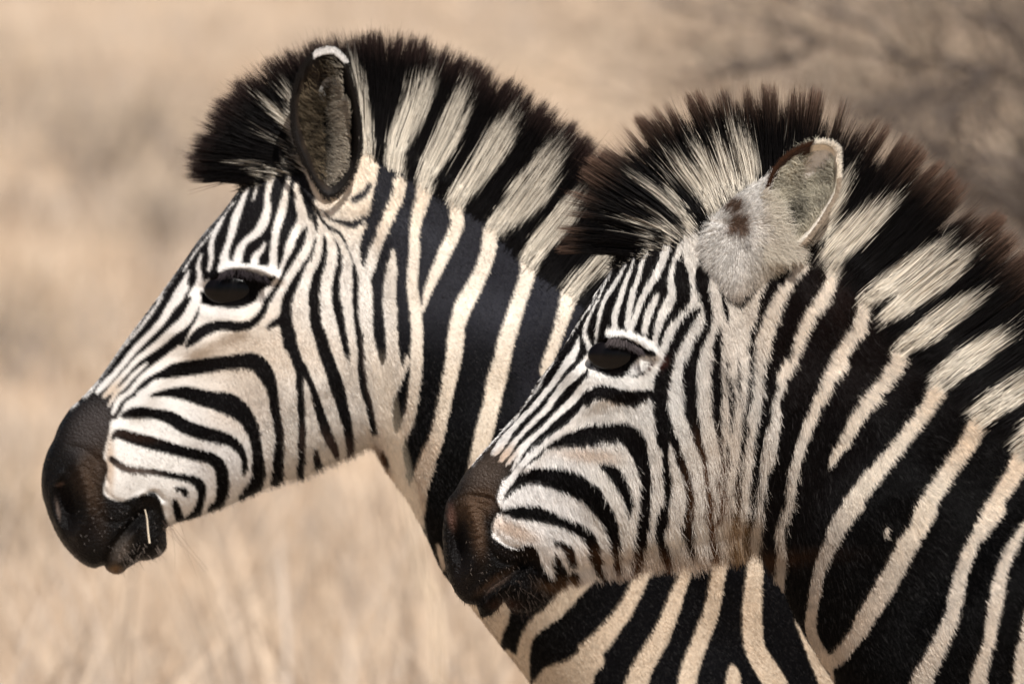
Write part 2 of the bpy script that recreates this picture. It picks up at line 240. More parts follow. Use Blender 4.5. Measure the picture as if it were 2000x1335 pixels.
('S','v','w',[(1340,640,120),(1240,700,90),(1120,780,60),(980,870,56),(860,960,52),(760,1060,50),(660,1170,50),(560,1290,44),(520,1340,30)]),
('S','v','b',[(900,1000,30),(800,1080,26),(700,1170,20),(590,1310,12)]),
('S','l','b',[(1200,780,70),(1180,850,60)]),
]
B_MANE = [
('S','i','w',[(1330,1000,130),(1200,800,130),(1100,700,110),(1010,600,40)]),
('S','i','w',[(1380,900,150),(1280,700,130),(1200,560,100),(1150,480,40)]),
('S','i','w',[(1450,860,160),(1400,640,110),(1340,500,60),(1290,430,20)]),
('S','i','w',[(1570,800,130),(1540,600,110),(1500,450,70),(1430,330,30)]),
('S','i','w',[(1620,700,90),(1590,540,60),(1560,420,20)]),
('S','i','w',[(1100,1330,70),(1130,1130,70),(1090,1000,56),(1000,880,52),(930,760,20)]),
('S','i','w',[(1060,1030,40),(950,930,34),(850,840,40),(700,760,12)]),
('S','i','w',[(970,1330,60),(990,1150,90),(900,1120,46),(780,1090,36),(580,1045,8)]),
('S','i','w',[(860,1330,26),(830,1200,30),(760,1120,16)]),
('S','i','g',[(1240,930,60),(1000,720,50),(850,600,20)]),
('S','i','g',[(1080,980,50),(820,780,40),(640,690,16)]),
('S','i','g',[(950,1080,50),(760,960,40),(560,870,16)]),
('S','i','g',[(1480,720,50),(1440,470,40),(1400,330,16)]),
('S','i','g',[(900,1180,40),(700,1150,30),(420,1120,12)]),
('S','i','w',[(1960,600,20),(1870,560,12),(1850,450,8)]),
('S','n','w',[(560,1200,120),(640,1080,120),(690,940,110),(740,800,100),(800,710,30)]),
('S','n','w',[(620,1360,130),(780,1180,170),(900,1080,180),(1030,1000,160),(1140,920,50)]),
('S','n','w',[(1350,1330,100),(1440,1260,70)]),
('S','o','w',[(840,260,120),(900,160,150),(1000,60,180),(1130,-30,180)]),
('S','o','w',[(1090,520,110),(1170,480,140),(1280,400,170),(1450,290,180),(1640,150,120),(1700,90,40)]),
('S','o','w',[(1200,680,50),(1350,570,150),(1550,420,200),(1750,270,200),(1880,150,110)]),
('S','o','w',[(1360,880,130),(1430,840,150),(1600,730,190),(1750,620,190),(1920,520,150)]),
('S','o','w',[(1630,1130,140),(1700,1090,160),(1850,980,190),(1920,930,200)]),
('S','p','w',[(1290,340,150),(1330,310,180),(1450,220,190),(1600,120,190),(1780,20,140)]),
('S','p','w',[(1560,640,180),(1600,600,195),(1750,490,210),(1930,360,200)]),
('S','p','w',[(1930,750,140),(2050,640,180),(2200,520,160)]),
]
def crom(P, n, closed):
    P = np.asarray(P, float); m = len(P)
    if m < 3: closed = False
    out = []
    rng = range(m) if closed else range(m-1)
    for i in rng:
        if closed: p0,p1,p2,p3 = P[i-1],P[i],P[(i+1)%m],P[(i+2)%m]
        else: p0,p1,p2,p3 = P[max(i-1,0)],P[i],P[i+1],P[min(i+2,m-1)]
        for t in np.arange(n)/n:
            out.append(.5*((2*p1)+(-p0+p2)*t+(2*p0-5*p1+4*p2-p3)*t*t+(-p0+3*p1-3*p2+p3)*t**3))
    if not closed: out.append(P[-1])
    return np.array(out)
def glob(tile, pts):
    o = T[tile]; s = {'G': 1.0, 'u': 5.5625, 'v': 5.5625}.get(tile, SC)
    return [tuple([o[0]+p[0]/s, o[1]+p[1]/s]+([p[2]/s] if len(p) > 2 else [])) for p in pts]
def band_poly(pts):
    c = crom(pts, 5, False)
    d = np.gradient(c[:, :2], axis=0); d /= np.linalg.norm(d, axis=1)[:, None]+1e-9
    nrm = np.stack([-d[:, 1], d[:, 0]], 1); w = np.maximum(c[:, 2:3], 1)*.5
    L, R = c[:, :2]+nrm*w, c[:, :2]-nrm*w
    cap0 = c[0, :2]-d[0]*w[0]*.7; cap1 = c[-1, :2]+d[-1]*w[-1]*.7
    return np.vstack([L, [cap1], R[::-1], [cap0]])
def fill(poly, x0, y0, W, H):
    """even-odd scan fill on a 1 px raster; returns (slice y, bool block)"""
    ys = np.arange(H)+y0+.5
    out = np.zeros((H, W), bool)
    X1, Y1 = poly[:, 0], poly[:, 1]; X2, Y2 = np.roll(X1, -1), np.roll(Y1, -1)
    r0 = int(max(0, np.floor(Y1.min()-y0))); r1 = int(min(H, np.ceil(Y1.max()-y0)+1))
    for r in range(r0, r1):
        y = ys[r]; k = (Y1 <= y) != (Y2 <= y)
        if not k.any(): continue
        xs = np.sort(X1[k]+(y-Y1[k])*(X2[k]-X1[k])/(Y2[k]-Y1[k]))-x0
        for a, b in zip(xs[::2], xs[1::2]):
            ia, ib = int(max(0, round(a))), int(min(W, round(b)))
            if ib > ia: out[r, ia:ib] = True
    return out
def fill_into(img, poly, val, x0, y0):
    H, W = img.shape
    bx0 = int(max(0, poly[:, 0].min()-x0-1)); bx1 = int(min(W, poly[:, 0].max()-x0+2))
    by0 = int(max(0, poly[:, 1].min()-y0-1)); by1 = int(min(H, poly[:, 1].max()-y0+2))
    if bx1 <= bx0 or by1 <= by0: return
    m = fill(poly, x0+bx0, y0+by0, bx1-bx0, by1-by0)
    # bands may overlap themselves: even-odd holes are harmless at this width
    img[by0:by1, bx0:bx1][m] = val
def paint(marks, x0, y0, W, H, base, img=None):
    if img is None: img = np.full((H, W), base, np.float32)
    V = dict(w=1.0, b=0.0, n=0.3, g=0.45)
    for kind, tile, col, pts in marks:
        g = glob(tile, pts)
        poly = band_poly(g) if kind == 'S' else crom(g, 4, True)
        fill_into(img, poly, V[col], x0, y0)
    return img
# ------------------------------------------------------------------ helpers
def tag(o, label=None, cat=None, group=None, kind=None):
    if label: o['label'] = label
    if cat: o['category'] = cat
    if group: o['group'] = group
    if kind: o['kind'] = kind
    return o
def mesh_obj(name, V, F, mat, parent=None, cols=None, bare=None, smooth=True):
    me = bpy.data.meshes.new(name); V = np.asarray(V, np.float32)
    if isinstance(F, np.ndarray):
        n, k = F.shape
        me.vertices.add(len(V)); me.vertices.foreach_set('co', V.ravel())
        me.loops.add(n*k); me.loops.foreach_set('vertex_index', F.astype(np.int32).ravel())
        me.polygons.add(n); me.polygons.foreach_set('loop_start', np.arange(0, n*k, k, dtype=np.int32))
        me.update(calc_edges=True)
    else:
        me.from_pydata(V.tolist(), [], F)
    if smooth: me.polygons.foreach_set('use_smooth', np.ones(len(me.polygons), bool))
    if cols is not None:
        a = me.attributes.new('Col', 'FLOAT_COLOR', 'POINT')
        c = np.ones((len(V), 4), np.float32); c[:, :3] = cols; a.data.foreach_set('color', c.ravel())
    if bare is not None:
        a = me.attributes.new('bare', 'FLOAT', 'POINT'); a.data.foreach_set('value', np.asarray(bare, np.float32))
    me.materials.append(mat)
    o = bpy.data.objects.new(name, me); COLL.objects.link(o); o.parent = parent
    return o
def curves_obj(name, P, R, C, mat, parent=None):
    """P (N,K,3) strands, R (N,K) radii, C (N,K,3) colours"""
    N, K = P.shape[:2]
    cu = bpy.data.hair_curves.new(name); cu.add_curves([K]*N)
    cu.attributes['position'].data.foreach_set('vector', P.astype(np.float32).ravel())
    r = cu.attributes.get('radius') or cu.attributes.new('radius', 'FLOAT', 'POINT')
    r.data.foreach_set('value', R.astype(np.float32).ravel())
    a = cu.attributes.new('Col', 'FLOAT_COLOR', 'POINT')
    c = np.ones((N, K, 4), np.float32); c[..., :3] = C; a.data.foreach_set('color', c.ravel())
    cu.materials.append(mat)
    o = bpy.data.objects.new(name, cu); COLL.objects.link(o); o.parent = parent
    return o
def new_mat(name):
    m = bpy.data.materials.new(name); m.use_nodes = True
    return m, m.node_tree.nodes, m.node_tree.links, m.node_tree.nodes['Principled BSDF']
def attr_mat(name, rough, spec, jitter=.12, scale=300.0, bump=0.0, bare_rough=None):
    m, n, l, p = new_mat(name)
    a = n.new('ShaderNodeAttribute'); a.attribute_name = 'Col'
    tc = n.new('ShaderNodeTexCoord'); no = n.new('ShaderNodeTexNoise'); no.inputs['Scale'].default_value = scale
    no.inputs['Detail'].default_value = 4
    l.new(tc.outputs['Object'], no.inputs['Vector'])
    mr = n.new('ShaderNodeMapRange'); mr.inputs[3].default_value = 1-jitter; mr.inputs[4].default_value = 1+jitter
    l.new(no.outputs['Fac'], mr.inputs[0])
    mx = n.new('ShaderNodeVectorMath'); mx.operation = 'SCALE'
    l.new(a.outputs['Color'], mx.inputs[0]); l.new(mr.outputs[0], mx.inputs['Scale'])
    l.new(mx.outputs[0], p.inputs['Base Color'])
    p.inputs['Roughness'].default_value = rough; p.inputs['Specular IOR Level'].default_value = spec
    if bare_rough is not None:
        b = n.new('ShaderNodeAttribute'); b.attribute_name = 'bare'
        r2 = n.new('ShaderNodeMapRange'); r2.inputs[3].default_value = rough; r2.inputs[4].default_value = bare_rough
        l.new(b.outputs['Fac'], r2.inputs[0]); l.new(r2.outputs[0], p.inputs['Roughness'])
    if bump:
        bn = n.new('ShaderNodeBump'); bn.inputs['Strength'].default_value = bump; bn.inputs['Distance'].default_value = .003
        n2 = n.new('ShaderNodeTexNoise'); n2.inputs['Scale'].default_value = 420; n2.inputs['Detail'].default_value = 3
        l.new(tc.outputs['Object'], n2.inputs['Vector'])
        vo = n.new('ShaderNodeTexVoronoi'); vo.inputs['Scale'].default_value = 210; vo.feature = 'DISTANCE_TO_EDGE'
        l.new(tc.outputs['Object'], vo.inputs['Vector'])
        ad = n.new('ShaderNodeMath'); ad.operation = 'ADD'
        l.new(n2.outputs['Fac'], ad.inputs[0]); l.new(vo.outputs['Distance'], ad.inputs[1])
        if bare_rough is not None:
            sm = n.new('ShaderNodeMapRange'); sm.inputs[3].default_value = .08; sm.inputs[4].default_value = bump
            l.new(b.outputs['Fac'], sm.inputs[0]); l.new(sm.outputs[0], bn.inputs['Strength'])
            s2 = n.new('ShaderNodeMapRange'); s2.inputs[3].default_value = .03; s2.inputs[4].default_value = .13
            l.new(b.outputs['Fac'], s2.inputs[0]); l.new(s2.outputs[0], p.inputs['Specular IOR Level'])
        l.new(ad.outputs[0], bn.inputs['Height']); l.new(bn.outputs[0], p.inputs['Normal'])
    return m
M_COAT = attr_mat('zebra_hide', .6, .18, .15, 320, .75, .48)
M_FUR = attr_mat('zebra_fur', .45, .06, .10, 500)
M_MANE = attr_mat('zebra_mane_hair', .5, .07, .12, 200)
M_EAR = attr_mat('ear_skin', .7, .2, .3, 160, .3)
M_EYE, n_, l_, p_ = new_mat('wet_dark_eye')
p_.inputs['Base Color'].default_value = (.003, .002, .002, 1); p_.inputs['Roughness'].default_value = .28
p_.inputs['Specular IOR Level'].default_value = .2; p_.inputs['Coat Weight'].default_value = .0; p_.inputs['Coat Roughness'].default_value = .03

S2R = 36.0/LENS/2000.0
def ray(px, py):
    px = np.asarray(px, float); py = np.asarray(py, float)
    u = (px-RW/2)*S2R; v = (RH/2-py)*S2R
    return u, math.cos(PITCH)+v*math.sin(PITCH), v*math.cos(PITCH)-math.sin(PITCH)
def side(px, py, h, Y):
    """a point of the animal's side view (px, py) raised h units off its mid plane y=Y"""
    u, d, w = ray(px, py); s = Y*S2R
    y = Y-np.asarray(h, float)*s; t = y/d
    return np.stack([u*t, y+0*t, CAM_H+t*w], -1)
def py_of_z(z, Y):
    t = (z-CAM_H)/Y                     # w/d
    c, s = math.cos(PITCH), math.sin(PITCH); v = (t*c+s)/(c-t*s)
    return RH/2-v/S2R
def shep(ctrl, px, py, pw=2.2):
    """smooth interpolation of control rows (x, y, values...)"""
    c = np.asarray(ctrl, float); num = 0; den = 0
    sh = px.shape; x = px.ravel(); y = py.ravel()
    num = np.zeros((x.size, c.shape[1]-2)); den = np.zeros(x.size)
    for r in c:
        w = ((x-r[0])**2+(y-r[1])**2+900.0)**(-pw)*1e10
        den += w; num += w[:, None]*r[2:]
    return (num/den[:, None]).reshape(sh+(c.shape[1]-2,))
def vnoise(x, y, cell, seed):
    """smooth value noise in [-1,1]"""
    x = np.asarray(x)/cell; y = np.asarray(y)/cell
    ix = np.floor(x).astype(np.int64); iy = np.floor(y).astype(np.int64); fx = x-ix; fy = y-iy
    fx = fx*fx*(3-2*fx); fy = fy*fy*(3-2*fy)
    def hsh(a, b):
        n = (a*374761393+b*668265263+seed*1274126177) & 0x7fffffff
        n = ((n ^ (n >> 13))*1274126177) & 0x7fffffff
        return ((n ^ (n >> 16)) & 0xffff)/32767.5-1
    return (hsh(ix, iy)*(1-fx)+hsh(ix+1, iy)*fx)*(1-fy)+(hsh(ix, iy+1)*(1-fx)+hsh(ix+1, iy+1)*fx)*fy
def blur(a, r, n=2):
    for _ in range(n):
        for ax in (0, 1):
            p = np.pad(a, [(r+1, r) if k == ax else (0, 0) for k in (0, 1)], mode='edge')
            c = np.cumsum(p, axis=ax, dtype=np.float64)
            a = (np.take(c, range(2*r+1, c.shape[ax]), ax)-np.take(c, range(0, c.shape[ax]-2*r-1), ax))/(2*r+1)
    return a.astype(np.float32)
class Grid:
    """a regular raster over the side view with bilinear lookup"""
    def __init__(s, a, x0, y0, p): s.a, s.x0, s.y0, s.p = a.astype(np.float32), x0, y0, p
    def __call__(s, x, y):
        fx = np.clip((np.asarray(x)-s.x0)/s.p, 0, s.a.shape[1]-1.001); fy = np.clip((np.asarray(y)-s.y0)/s.p, 0, s.a.shape[0]-1.001)
        ix = fx.astype(int); iy = fy.astype(int); fx = fx-ix; fy = fy-iy; a = s.a
        return (a[iy, ix]*(1-fx)+a[iy, ix+1]*fx)*(1-fy)+(a[iy+1, ix]*(1-fx)+a[iy+1, ix+1]*fx)*fy
def down(a, k):
    H, W = a.shape; a = a[:H//k*k, :W//k*k]
    return a.reshape(H//k, k, W//k, k).mean((1, 3))
def up2(a, shape):
    b = np.repeat(np.repeat(a, 2, 0), 2, 1)[:shape[0], :shape[1]]
    return np.pad(b, ((0, shape[0]-b.shape[0]), (0, shape[1]-b.shape[1])), mode='edge')
def inflate(mask4, L4, p):
    """screened Poisson: 0 on the outline, 1 deep inside; coarse to fine"""
    ms = [mask4]; Ls = [L4]
    for _ in range(3):
        m = ms[-1]; H, W = m.shape[0]//2*2, m.shape[1]//2*2
        ms.append(m[:H, :W].reshape(H//2, 2, W//2, 2).mean((1, 3)) > .5)
        Ls.append(Ls[-1][:H, :W].reshape(H//2, 2, W//2, 2).mean((1, 3)))
    u = np.zeros(ms[-1].shape, np.float32)
    for k in (3, 2, 1, 0):
        m = ms[k].astype(np.float32); cell = p*2**k
        if u.shape != m.shape: u = up2(u, m.shape)
        ka = ((cell/Ls[k])**2).astype(np.float32); inv = m/(4+ka)
        for _ in range({3: 250, 2: 150, 1: 100, 0: 60}[k]):
            q = np.pad(u, 1); u = (q[:-2, 1:-1]+q[2:, 1:-1]+q[1:-1, :-2]+q[1:-1, 2:]+ka)*inv
    return u
def seg_dist(px, py, pts):
    d = np.full(px.shape, 1e9)
    for (x1, y1), (x2, y2) in zip(pts[:-1], pts[1:]):
        dx, dy = x2-x1, y2-y1; t = np.clip(((px-x1)*dx+(py-y1)*dy)/(dx*dx+dy*dy), 0, 1)
        d = np.minimum(d, np.hypot(px-x1-t*dx, py-y1-t*dy))
    return d

# ------------------------------------------------------------------ one animal
class Zebra:
    def __init__(z, Y, outline, marks, base, mane_marks, hmax, lens, feats, tints, xr, yr, bodystripe, label, seed):
        z.Y = Y; z.seed = seed; z.out = crom(outline, 5, True); z.tints = tints
        x0, x1 = xr; y0, y1 = yr; z.x0, z.y0 = x0, y0; W, H = x1-x0, y1-y0
        inside = np.zeros((H, W), np.float32); fill_into(inside, z.out, 1.0, x0, y0)
        z.inside = Grid(inside, x0+.5, y0+.5, 1)
        p = 4; m4 = down(inside, p) > .5
        gy, gx = np.mgrid[0:m4.shape[0], 0:m4.shape[1]]; gx = x0+gx*p+2.0; gy = y0+gy*p+2.0
        L = shep(lens, gx[::4, ::4], gy[::4, ::4])[..., 0]; HM = shep(hmax, gx[::4, ::4], gy[::4, ::4])[..., 0]
        gL = Grid(L, x0+2, y0+2, 16); gH = Grid(HM, x0+2, y0+2, 16)
        u = inflate(m4, gL(gx, gy), p)
        h = gH(gx, gy)*np.sqrt(np.maximum(u, 0))
        for f in feats:
            if f[0] == 'g':
                _, cx, cy, ang, rx, ry, amp = f; a = math.radians(ang)
                X = ((gx-cx)*math.cos(a)+(gy-cy)*math.sin(a))/rx; Yy = (-(gx-cx)*math.sin(a)+(gy-cy)*math.cos(a))/ry
                h += amp*np.exp(-(X*X+Yy*Yy))*np.minimum(1, u*4)
            elif f[0] == 'r':
                _, pts, w, amp = f
                q = crom(pts, 4, False); bx = (gx > q[:, 0].min()-4*w) & (gx < q[:, 0].max()+4*w) & (gy > q[:, 1].min()-4*w) & (gy < q[:, 1].max()+4*w)
                d = seg_dist(gx[bx], gy[bx], q.tolist())
                h[bx] += amp*np.exp(-(d/w)**2)*np.minimum(1, u[bx]*4)
            elif f[0] == 'w':          # concentric skin folds
                _, cx, cy, rx, ry, wl, amp = f
                r = np.hypot((gx-cx)/rx, (gy-cy)/ry); rr = np.hypot(gx-cx, gy-cy)+6*vnoise(gx, gy, 26, 5)
                h += amp*np.sin(rr*2*math.pi/wl)*np.exp(-r**4)*np.minimum(1, u*4)
        h += (vnoise(gx, gy, 70, seed)*1.6+vnoise(gx, gy, 24, seed+1)*.3)*np.minimum(1, u*3)
        h = np.maximum(h, 0)*m4
        z.h = Grid(h, x0+2, y0+2, p)
        gyy, gxx = np.gradient(blur(h, 1), p); z.hx = Grid(gxx, x0+2, y0+2, p); z.hy = Grid(gyy, x0+2, y0+2, p)
        # coat pattern
        img = paint(marks, x0, y0, W, H, base)
        yy, xx = np.mgrid[0:H:2, 0:W:2]; xx = xx+x0; yy = yy+y0
        f = bodystripe(xx.astype(float), yy.astype(float)); off = (xx > 2040) | (yy > 1380)
        s2 = img[::2, ::2]; s2[off] = (f[off] > 0)
        s2 = blur(s2, 1, 1); z.mark = Grid(s2, x0, y0, 2)
        mm = paint(marks, x0, y0, min(W, 2300-x0), min(H, 1335), 0.0); mm = paint(mane_marks, x0, y0, mm.shape[1], mm.shape[0], 0.0, mm)
        z.manemark = Grid(blur(mm[::2, ::2], 1, 2), x0, y0, 2)
        # top-level thing at the feet
        z.root = bpy.data.objects.new('zebra', None); COLL.objects.link(z.root)
        z.root.location = (0, 0, 0); tag(z.root, label, 'zebra', 'zebras standing side by side')
    def colour(z, px, py, m=None, rnd=0.0):
        m = z.mark(px, py) if m is None else m
        m = np.clip((m-.5)*1.6+.5, 0, 1)
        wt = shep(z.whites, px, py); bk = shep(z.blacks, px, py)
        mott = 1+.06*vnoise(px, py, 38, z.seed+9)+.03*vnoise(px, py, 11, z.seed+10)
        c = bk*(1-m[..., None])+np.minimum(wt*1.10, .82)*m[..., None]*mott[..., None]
        for (cx, cy, ang, rx, ry, col, wgt, which) in z.tints:
            a = math.radians(ang)
            X = ((px-cx)*math.cos(a)+(py-cy)*math.sin(a))/rx; Y_ = (-(px-cx)*math.sin(a)+(py-cy)*math.cos(a))/ry
            w = wgt*np.exp(-(X*X+Y_*Y_)**1.5)
            if which == 'w': w = w*m
            if which == 'b': w = w*(1-m)
            c = c*(1-w[..., None])+np.array(col)*w[..., None]
        return np.maximum(c, .0012)
    def build_body(z, fx, fy, legs, bare_poly):
        """two mirrored sides over a graded lattice, fine where the picture looks"""
        def axis(lo, hi, f0, f1):
            a = list(np.arange(f0, f1+.1, 4.0)); s = 4.0
            x = a[-1]
            while x < hi: s = min(s*1.15, 26); x += s; a.append(x)
            s = 4.0; x = a[0]
            while x > lo: s = min(s*1.15, 26); x -= s; a.insert(0, x)
            return np.array(a)
        ax = axis(z.out[:, 0].min()-6, z.out[:, 0].max()+6, *fx); ay = axis(z.out[:, 1].min()-6, z.out[:, 1].max()+6, *fy)
        X, Yg = np.meshgrid(ax, ay); ins = z.inside(X, Yg) > .5
        q = ins[:-1, :-1] & ins[1:, :-1] & ins[:-1, 1:] & ins[1:, 1:]
        idx = np.arange(X.size).reshape(X.shape)
        F = np.stack([idx[:-1, :-1][q], idx[1:, :-1][q], idx[1:, 1:][q], idx[:-1, 1:][q]], 1)
        cnt = np.zeros(X.shape, int)
        for a, b in ((slice(None, -1), slice(None, -1)), (slice(1, None), slice(None, -1)), (slice(1, None), slice(1, None)), (slice(None, -1), slice(1, None))):
            cnt[a, b] += q
        used = cnt.ravel() > 0; edge = used & (cnt.ravel() < 4)
        x = X.ravel().copy(); y = Yg.ravel().copy()
        C = z.out; nxt = np.roll(C, -1, 0); n = 6
        D = np.concatenate([C+(nxt-C)*k/n for k in range(n)])
        e = np.where(edge)[0]
        for k in range(0, len(e), 500):
            ee = e[k:k+500]; d = (x[ee, None]-D[None, :, 0])**2+(y[ee, None]-D[None, :, 1])**2
            j = d.argmin(1); x[ee] = D[j, 0]; y[ee] = D[j, 1]
        h = z.h(x, y); h[edge] = 0
        remap = -np.ones(X.size, int); u = np.where(used)[0]; remap[u] = np.arange(len(u))
        inn = u[~edge[u]]; remapB = remap.copy(); remapB[inn] = len(u)+np.arange(len(inn))
        px = np.concatenate([x[u], x[inn]]); py = np.concatenate([y[u], y[inn]]); hh = np.concatenate([h[u], -h[inn]])
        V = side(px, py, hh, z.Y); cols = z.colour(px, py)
        bare = np.zeros(len(px)); bp = crom(bare_poly, 4, True)
        b4 = np.zeros((700, 800), np.float32); fill_into(b4, bp, 1.0, int(bp[:, 0].min())-40, int(bp[:, 1].min())-40)
        z.bare = Grid(blur(b4, 4), int(bp[:, 0].min())-40, int(bp[:, 1].min())-40, 1)
        inb = (px > z.bare.x0) & (px < z.bare.x0+799) & (py > z.bare.y0) & (py < z.bare.y0+699)
        bare[inb] = z.bare(px[inb], py[inb])
        FF = np.vstack([remap[F], remapB[F[:, ::-1]]])
        # legs and tail: tapered tubes grown out of the trunk, same mesh
        Vs, Fs, Cs, Bs = [V], [FF], [cols], [bare]; nv = len(V)
        for (pts, cap) in legs:
            c = crom(pts, 6, False); ns = 16; a = np.arange(ns)*2*math.pi/ns; s = z.Y*S2R
            dx = np.gradient(c[:, 0]); dy = np.gradient(c[:, 1]); ln = np.hypot(dx, dy)+1e-6
            ring = []
            for i, (cx, cy, r, ho) in enumerate(c):
                nx, ny = -dy[i]/ln[i], dx[i]/ln[i]
                ring.append(side(cx+nx*r*np.cos(a), cy+ny*r*np.cos(a), ho+r*.85*np.sin(a), z.Y))
            ring = np.array(ring); K = len(ring)
            if cap == 'foot': ring[-1, :, 2] = .0
            vv = np.vstack([ring.reshape(-1, 3), ring[0].mean(0)[None], ring[-1].mean(0)[None]])
            ff = []
            for i in range(K-1):
                for j in range(ns):
                    ff.append([i*ns+j, i*ns+(j+1) % ns, (i+1)*ns+(j+1) % ns, (i+1)*ns+j])
            for j in range(ns):
                ff.append([j, (j+1) % ns, K*ns, K*ns]); ff.append([(K-1)*ns+j, (K-1)*ns+(j+1) % ns, K*ns+1, K*ns+1])
            t = np.repeat(np.arange(K)/K, ns); cyv = np.repeat(c[:, 1], ns)
            m = (np.sin(cyv/26.0+np.tile(np.sin(a)*.5, K)) > 0).astype(float); m[t > .93] = 0
            cc = np.array([.62, .55, .46])*m[:, None]+np.array([.012, .011, .011])*(1-m[:, None])
            cc = np.vstack([cc, cc[:1], cc[-1:]])
            Vs.append(vv); Fs.append(np.array(ff)+nv); Cs.append(cc); Bs.append(np.zeros(len(vv))); nv += len(vv)
        FF = np.vstack(Fs); tri = FF[:, 2] == FF[:, 3]
        allV = np.vstack(Vs); me_F = [list(f[:3]) for f in FF[tri]]
        # quads in bulk, the few fan triangles as degenerate-free tris
        o = mesh_obj_mixed('body', allV, FF[~tri], np.array(me_F, int) if me_F else np.zeros((0, 3), int), M_COAT, z.root, np.vstack(Cs), np.concatenate(Bs))
        z.body = o
    def surf(z, px, py, lift, sgn=1.0):
        gx, gy = z.hx(px, py), z.hy(px, py); n = np.sqrt(1+gx*gx+gy*gy)
        return side(px-gx/n*lift, py-gy/n*lift, sgn*(z.h(px, py)+lift/n), z.Y)
    def fur(z, name, n, region, dirs, lens, K=4, width=1.3, liftf=.28, back=.1, colfn=None, label=None, hold=.6, glint=.0, mask_bare=True):
        poly = crom(region, 3, True); x0, y0 = poly.min(0); x1, y1 = poly.max(0)
        W, H = int(x1-x0)+2, int(y1-y0)+2
        rm = np.zeros((H, W), np.float32); fill_into(rm, poly, 1.0, int(x0), int(y0)); g = Grid(rm, int(x0), int(y0), 1)
        px = RNG.uniform(x0, x1, int(n*2.4)); py = RNG.uniform(y0, y1, int(n*2.4))
        ok = (g(px, py) > .5) & (z.inside(px, py) > .5)
        if mask_bare: 
            inb = (px > z.bare.x0) & (px < z.bare.x0+799) & (py > z.bare.y0) & (py < z.bare.y0+699)
            ok &= ~(inb & (z.bare(px, py) > RNG.uniform(.2, 1.9, len(px))))
            for (ex, ey, rx, ry) in z.nofur: ok &= ((px-ex)/rx)**2+((py-ey)/ry)**2 > 1
        px, py = px[ok][:n], py[ok][:n]; N = len(px)
        d = shep(dirs, px, py); a = np.arctan2(d[:, 1], d[:, 0])
        a += .16*vnoise(px, py, 34, z.seed+3)+.10*vnoise(px, py, 9, z.seed+4)+RNG.normal(0, .11, N)
        L = shep(lens, px, py)[:, 0]*RNG.uniform(.6, 1.15, N)*(1+.1*vnoise(px, py, 16, z.seed+6))
        sg = np.where(RNG.uniform(0, 1, N) < back, -1.0, 1.0)
        s = np.linspace(0, 1, K)[None]; bend = RNG.normal(0, .16, N)[:, None]
        aa = a[:, None]+bend*s
        X = px[:, None]+np.cumsum(np.cos(aa)*L[:, None]/(K-1), 1)-np.cos(aa[:, :1])*L[:, None]/(K-1)
        Yp = py[:, None]+np.cumsum(np.sin(aa)*L[:, None]/(K-1), 1)-np.sin(aa[:, :1])*L[:, None]/(K-1)
        lf = liftf*RNG.uniform(.5, 1.6, N)*(1+.15*vnoise(px, py, 14, z.seed+7))
        lift = L[:, None]*lf[:, None]*(s**.8)*(1-.25*s)-.4
        hx0, hy0 = z.hx(px, py)[:, None], z.hy(px, py)[:, None]
        hroot = z.h(px, py)[:, None]; hcur = z.h(X, Yp)
        nn = np.sqrt(1+hx0**2+hy0**2)
        P = side(X-hx0/nn*lift, Yp-hy0/nn*lift, sg[:, None]*(np.maximum(hcur, hroot*hold*(1-.4*s))+lift/nn), z.Y)
        m = z.mark(px, py)
        c = z.colour(px, py, (m > RNG.uniform(.3, .7, N)).astype(float)) if colfn is None else colfn(px, py)
        c = c*(RNG.uniform(.8, 1.18, N)*(1+.16*vnoise(px, py, 4.5, z.seed+12)+.08*vnoise(px, py, 12, z.seed+13)))[:, None]
        if glint: c = c+((RNG.uniform(0, 1, N) < glint)*RNG.uniform(.006, .035, N))[:, None]*np.array([1, .95, .95])  # glint: coat sheen added to the colour of random strands
        C = np.repeat(c[:, None], K, 1)
        R = width*.5*z.Y*S2R*np.linspace(1, .25, K)[None]*RNG.uniform(.7, 1.25, N)[:, None]
        o = curves_obj(name, P, R, C, M_FUR, z.root); tag(o, label, kind='stuff'); return o
    def mane(z, n, rootpoly, outer, dirs, tipcol, clump, spike, label, width=1.5, K=9, thick=34, thin=.12):
        poly = crom(rootpoly, 3, True); x0, y0 = poly.min(0); x1, y1 = poly.max(0)
        rm = np.zeros((int(y1-y0)+2, int(x1-x0)+2), np.float32); fill_into(rm, poly, 1.0, int(x0), int(y0)); g = Grid(rm, int(x0), int(y0), 1)
        op = crom(outer, 4, True); ox0, oy0 = op.min(0).astype(int)-5; ox1, oy1 = op.max(0).astype(int)+5
        om = np.zeros((oy1-oy0, ox1-ox0), np.float32); fill_into(om, op, 1.0, ox0, oy0); og = Grid(om, ox0, oy0, 1)
        px = RNG.uniform(x0, x1, n*6); py = RNG.uniform(y0, y1, n*6)
        ok = (g(px, py) > .5) & (z.inside(px, py) > .5); px, py = px[ok][:n], py[ok][:n]; N = len(px)
        jx = px+RNG.normal(0, 6, N); jy = py+RNG.normal(2, 7, N); jo = z.inside(jx, jy) > .5; px = np.where(jo, jx, px); py = np.where(jo, jy, py)
        ds = np.asarray(dirs, float)
        # grow along the lie of the hair until the outer edge of the mane
        step = 7.0; M = 46; X = np.zeros((N, M)); Yy = np.zeros((N, M)); X[:, 0] = px; Yy[:, 0] = py
        last = np.full(N, M-1); alive = np.ones(N, bool)
        gx = np.arange(ox0, ox1+20, 12); gy = np.arange(oy0, oy1+20, 12); GX, GY = np.meshgrid(gx, gy)
        dd = shep(ds, GX.astype(float), GY.astype(float), 1.7); dd /= np.linalg.norm(dd, axis=2, keepdims=True)+1e-6
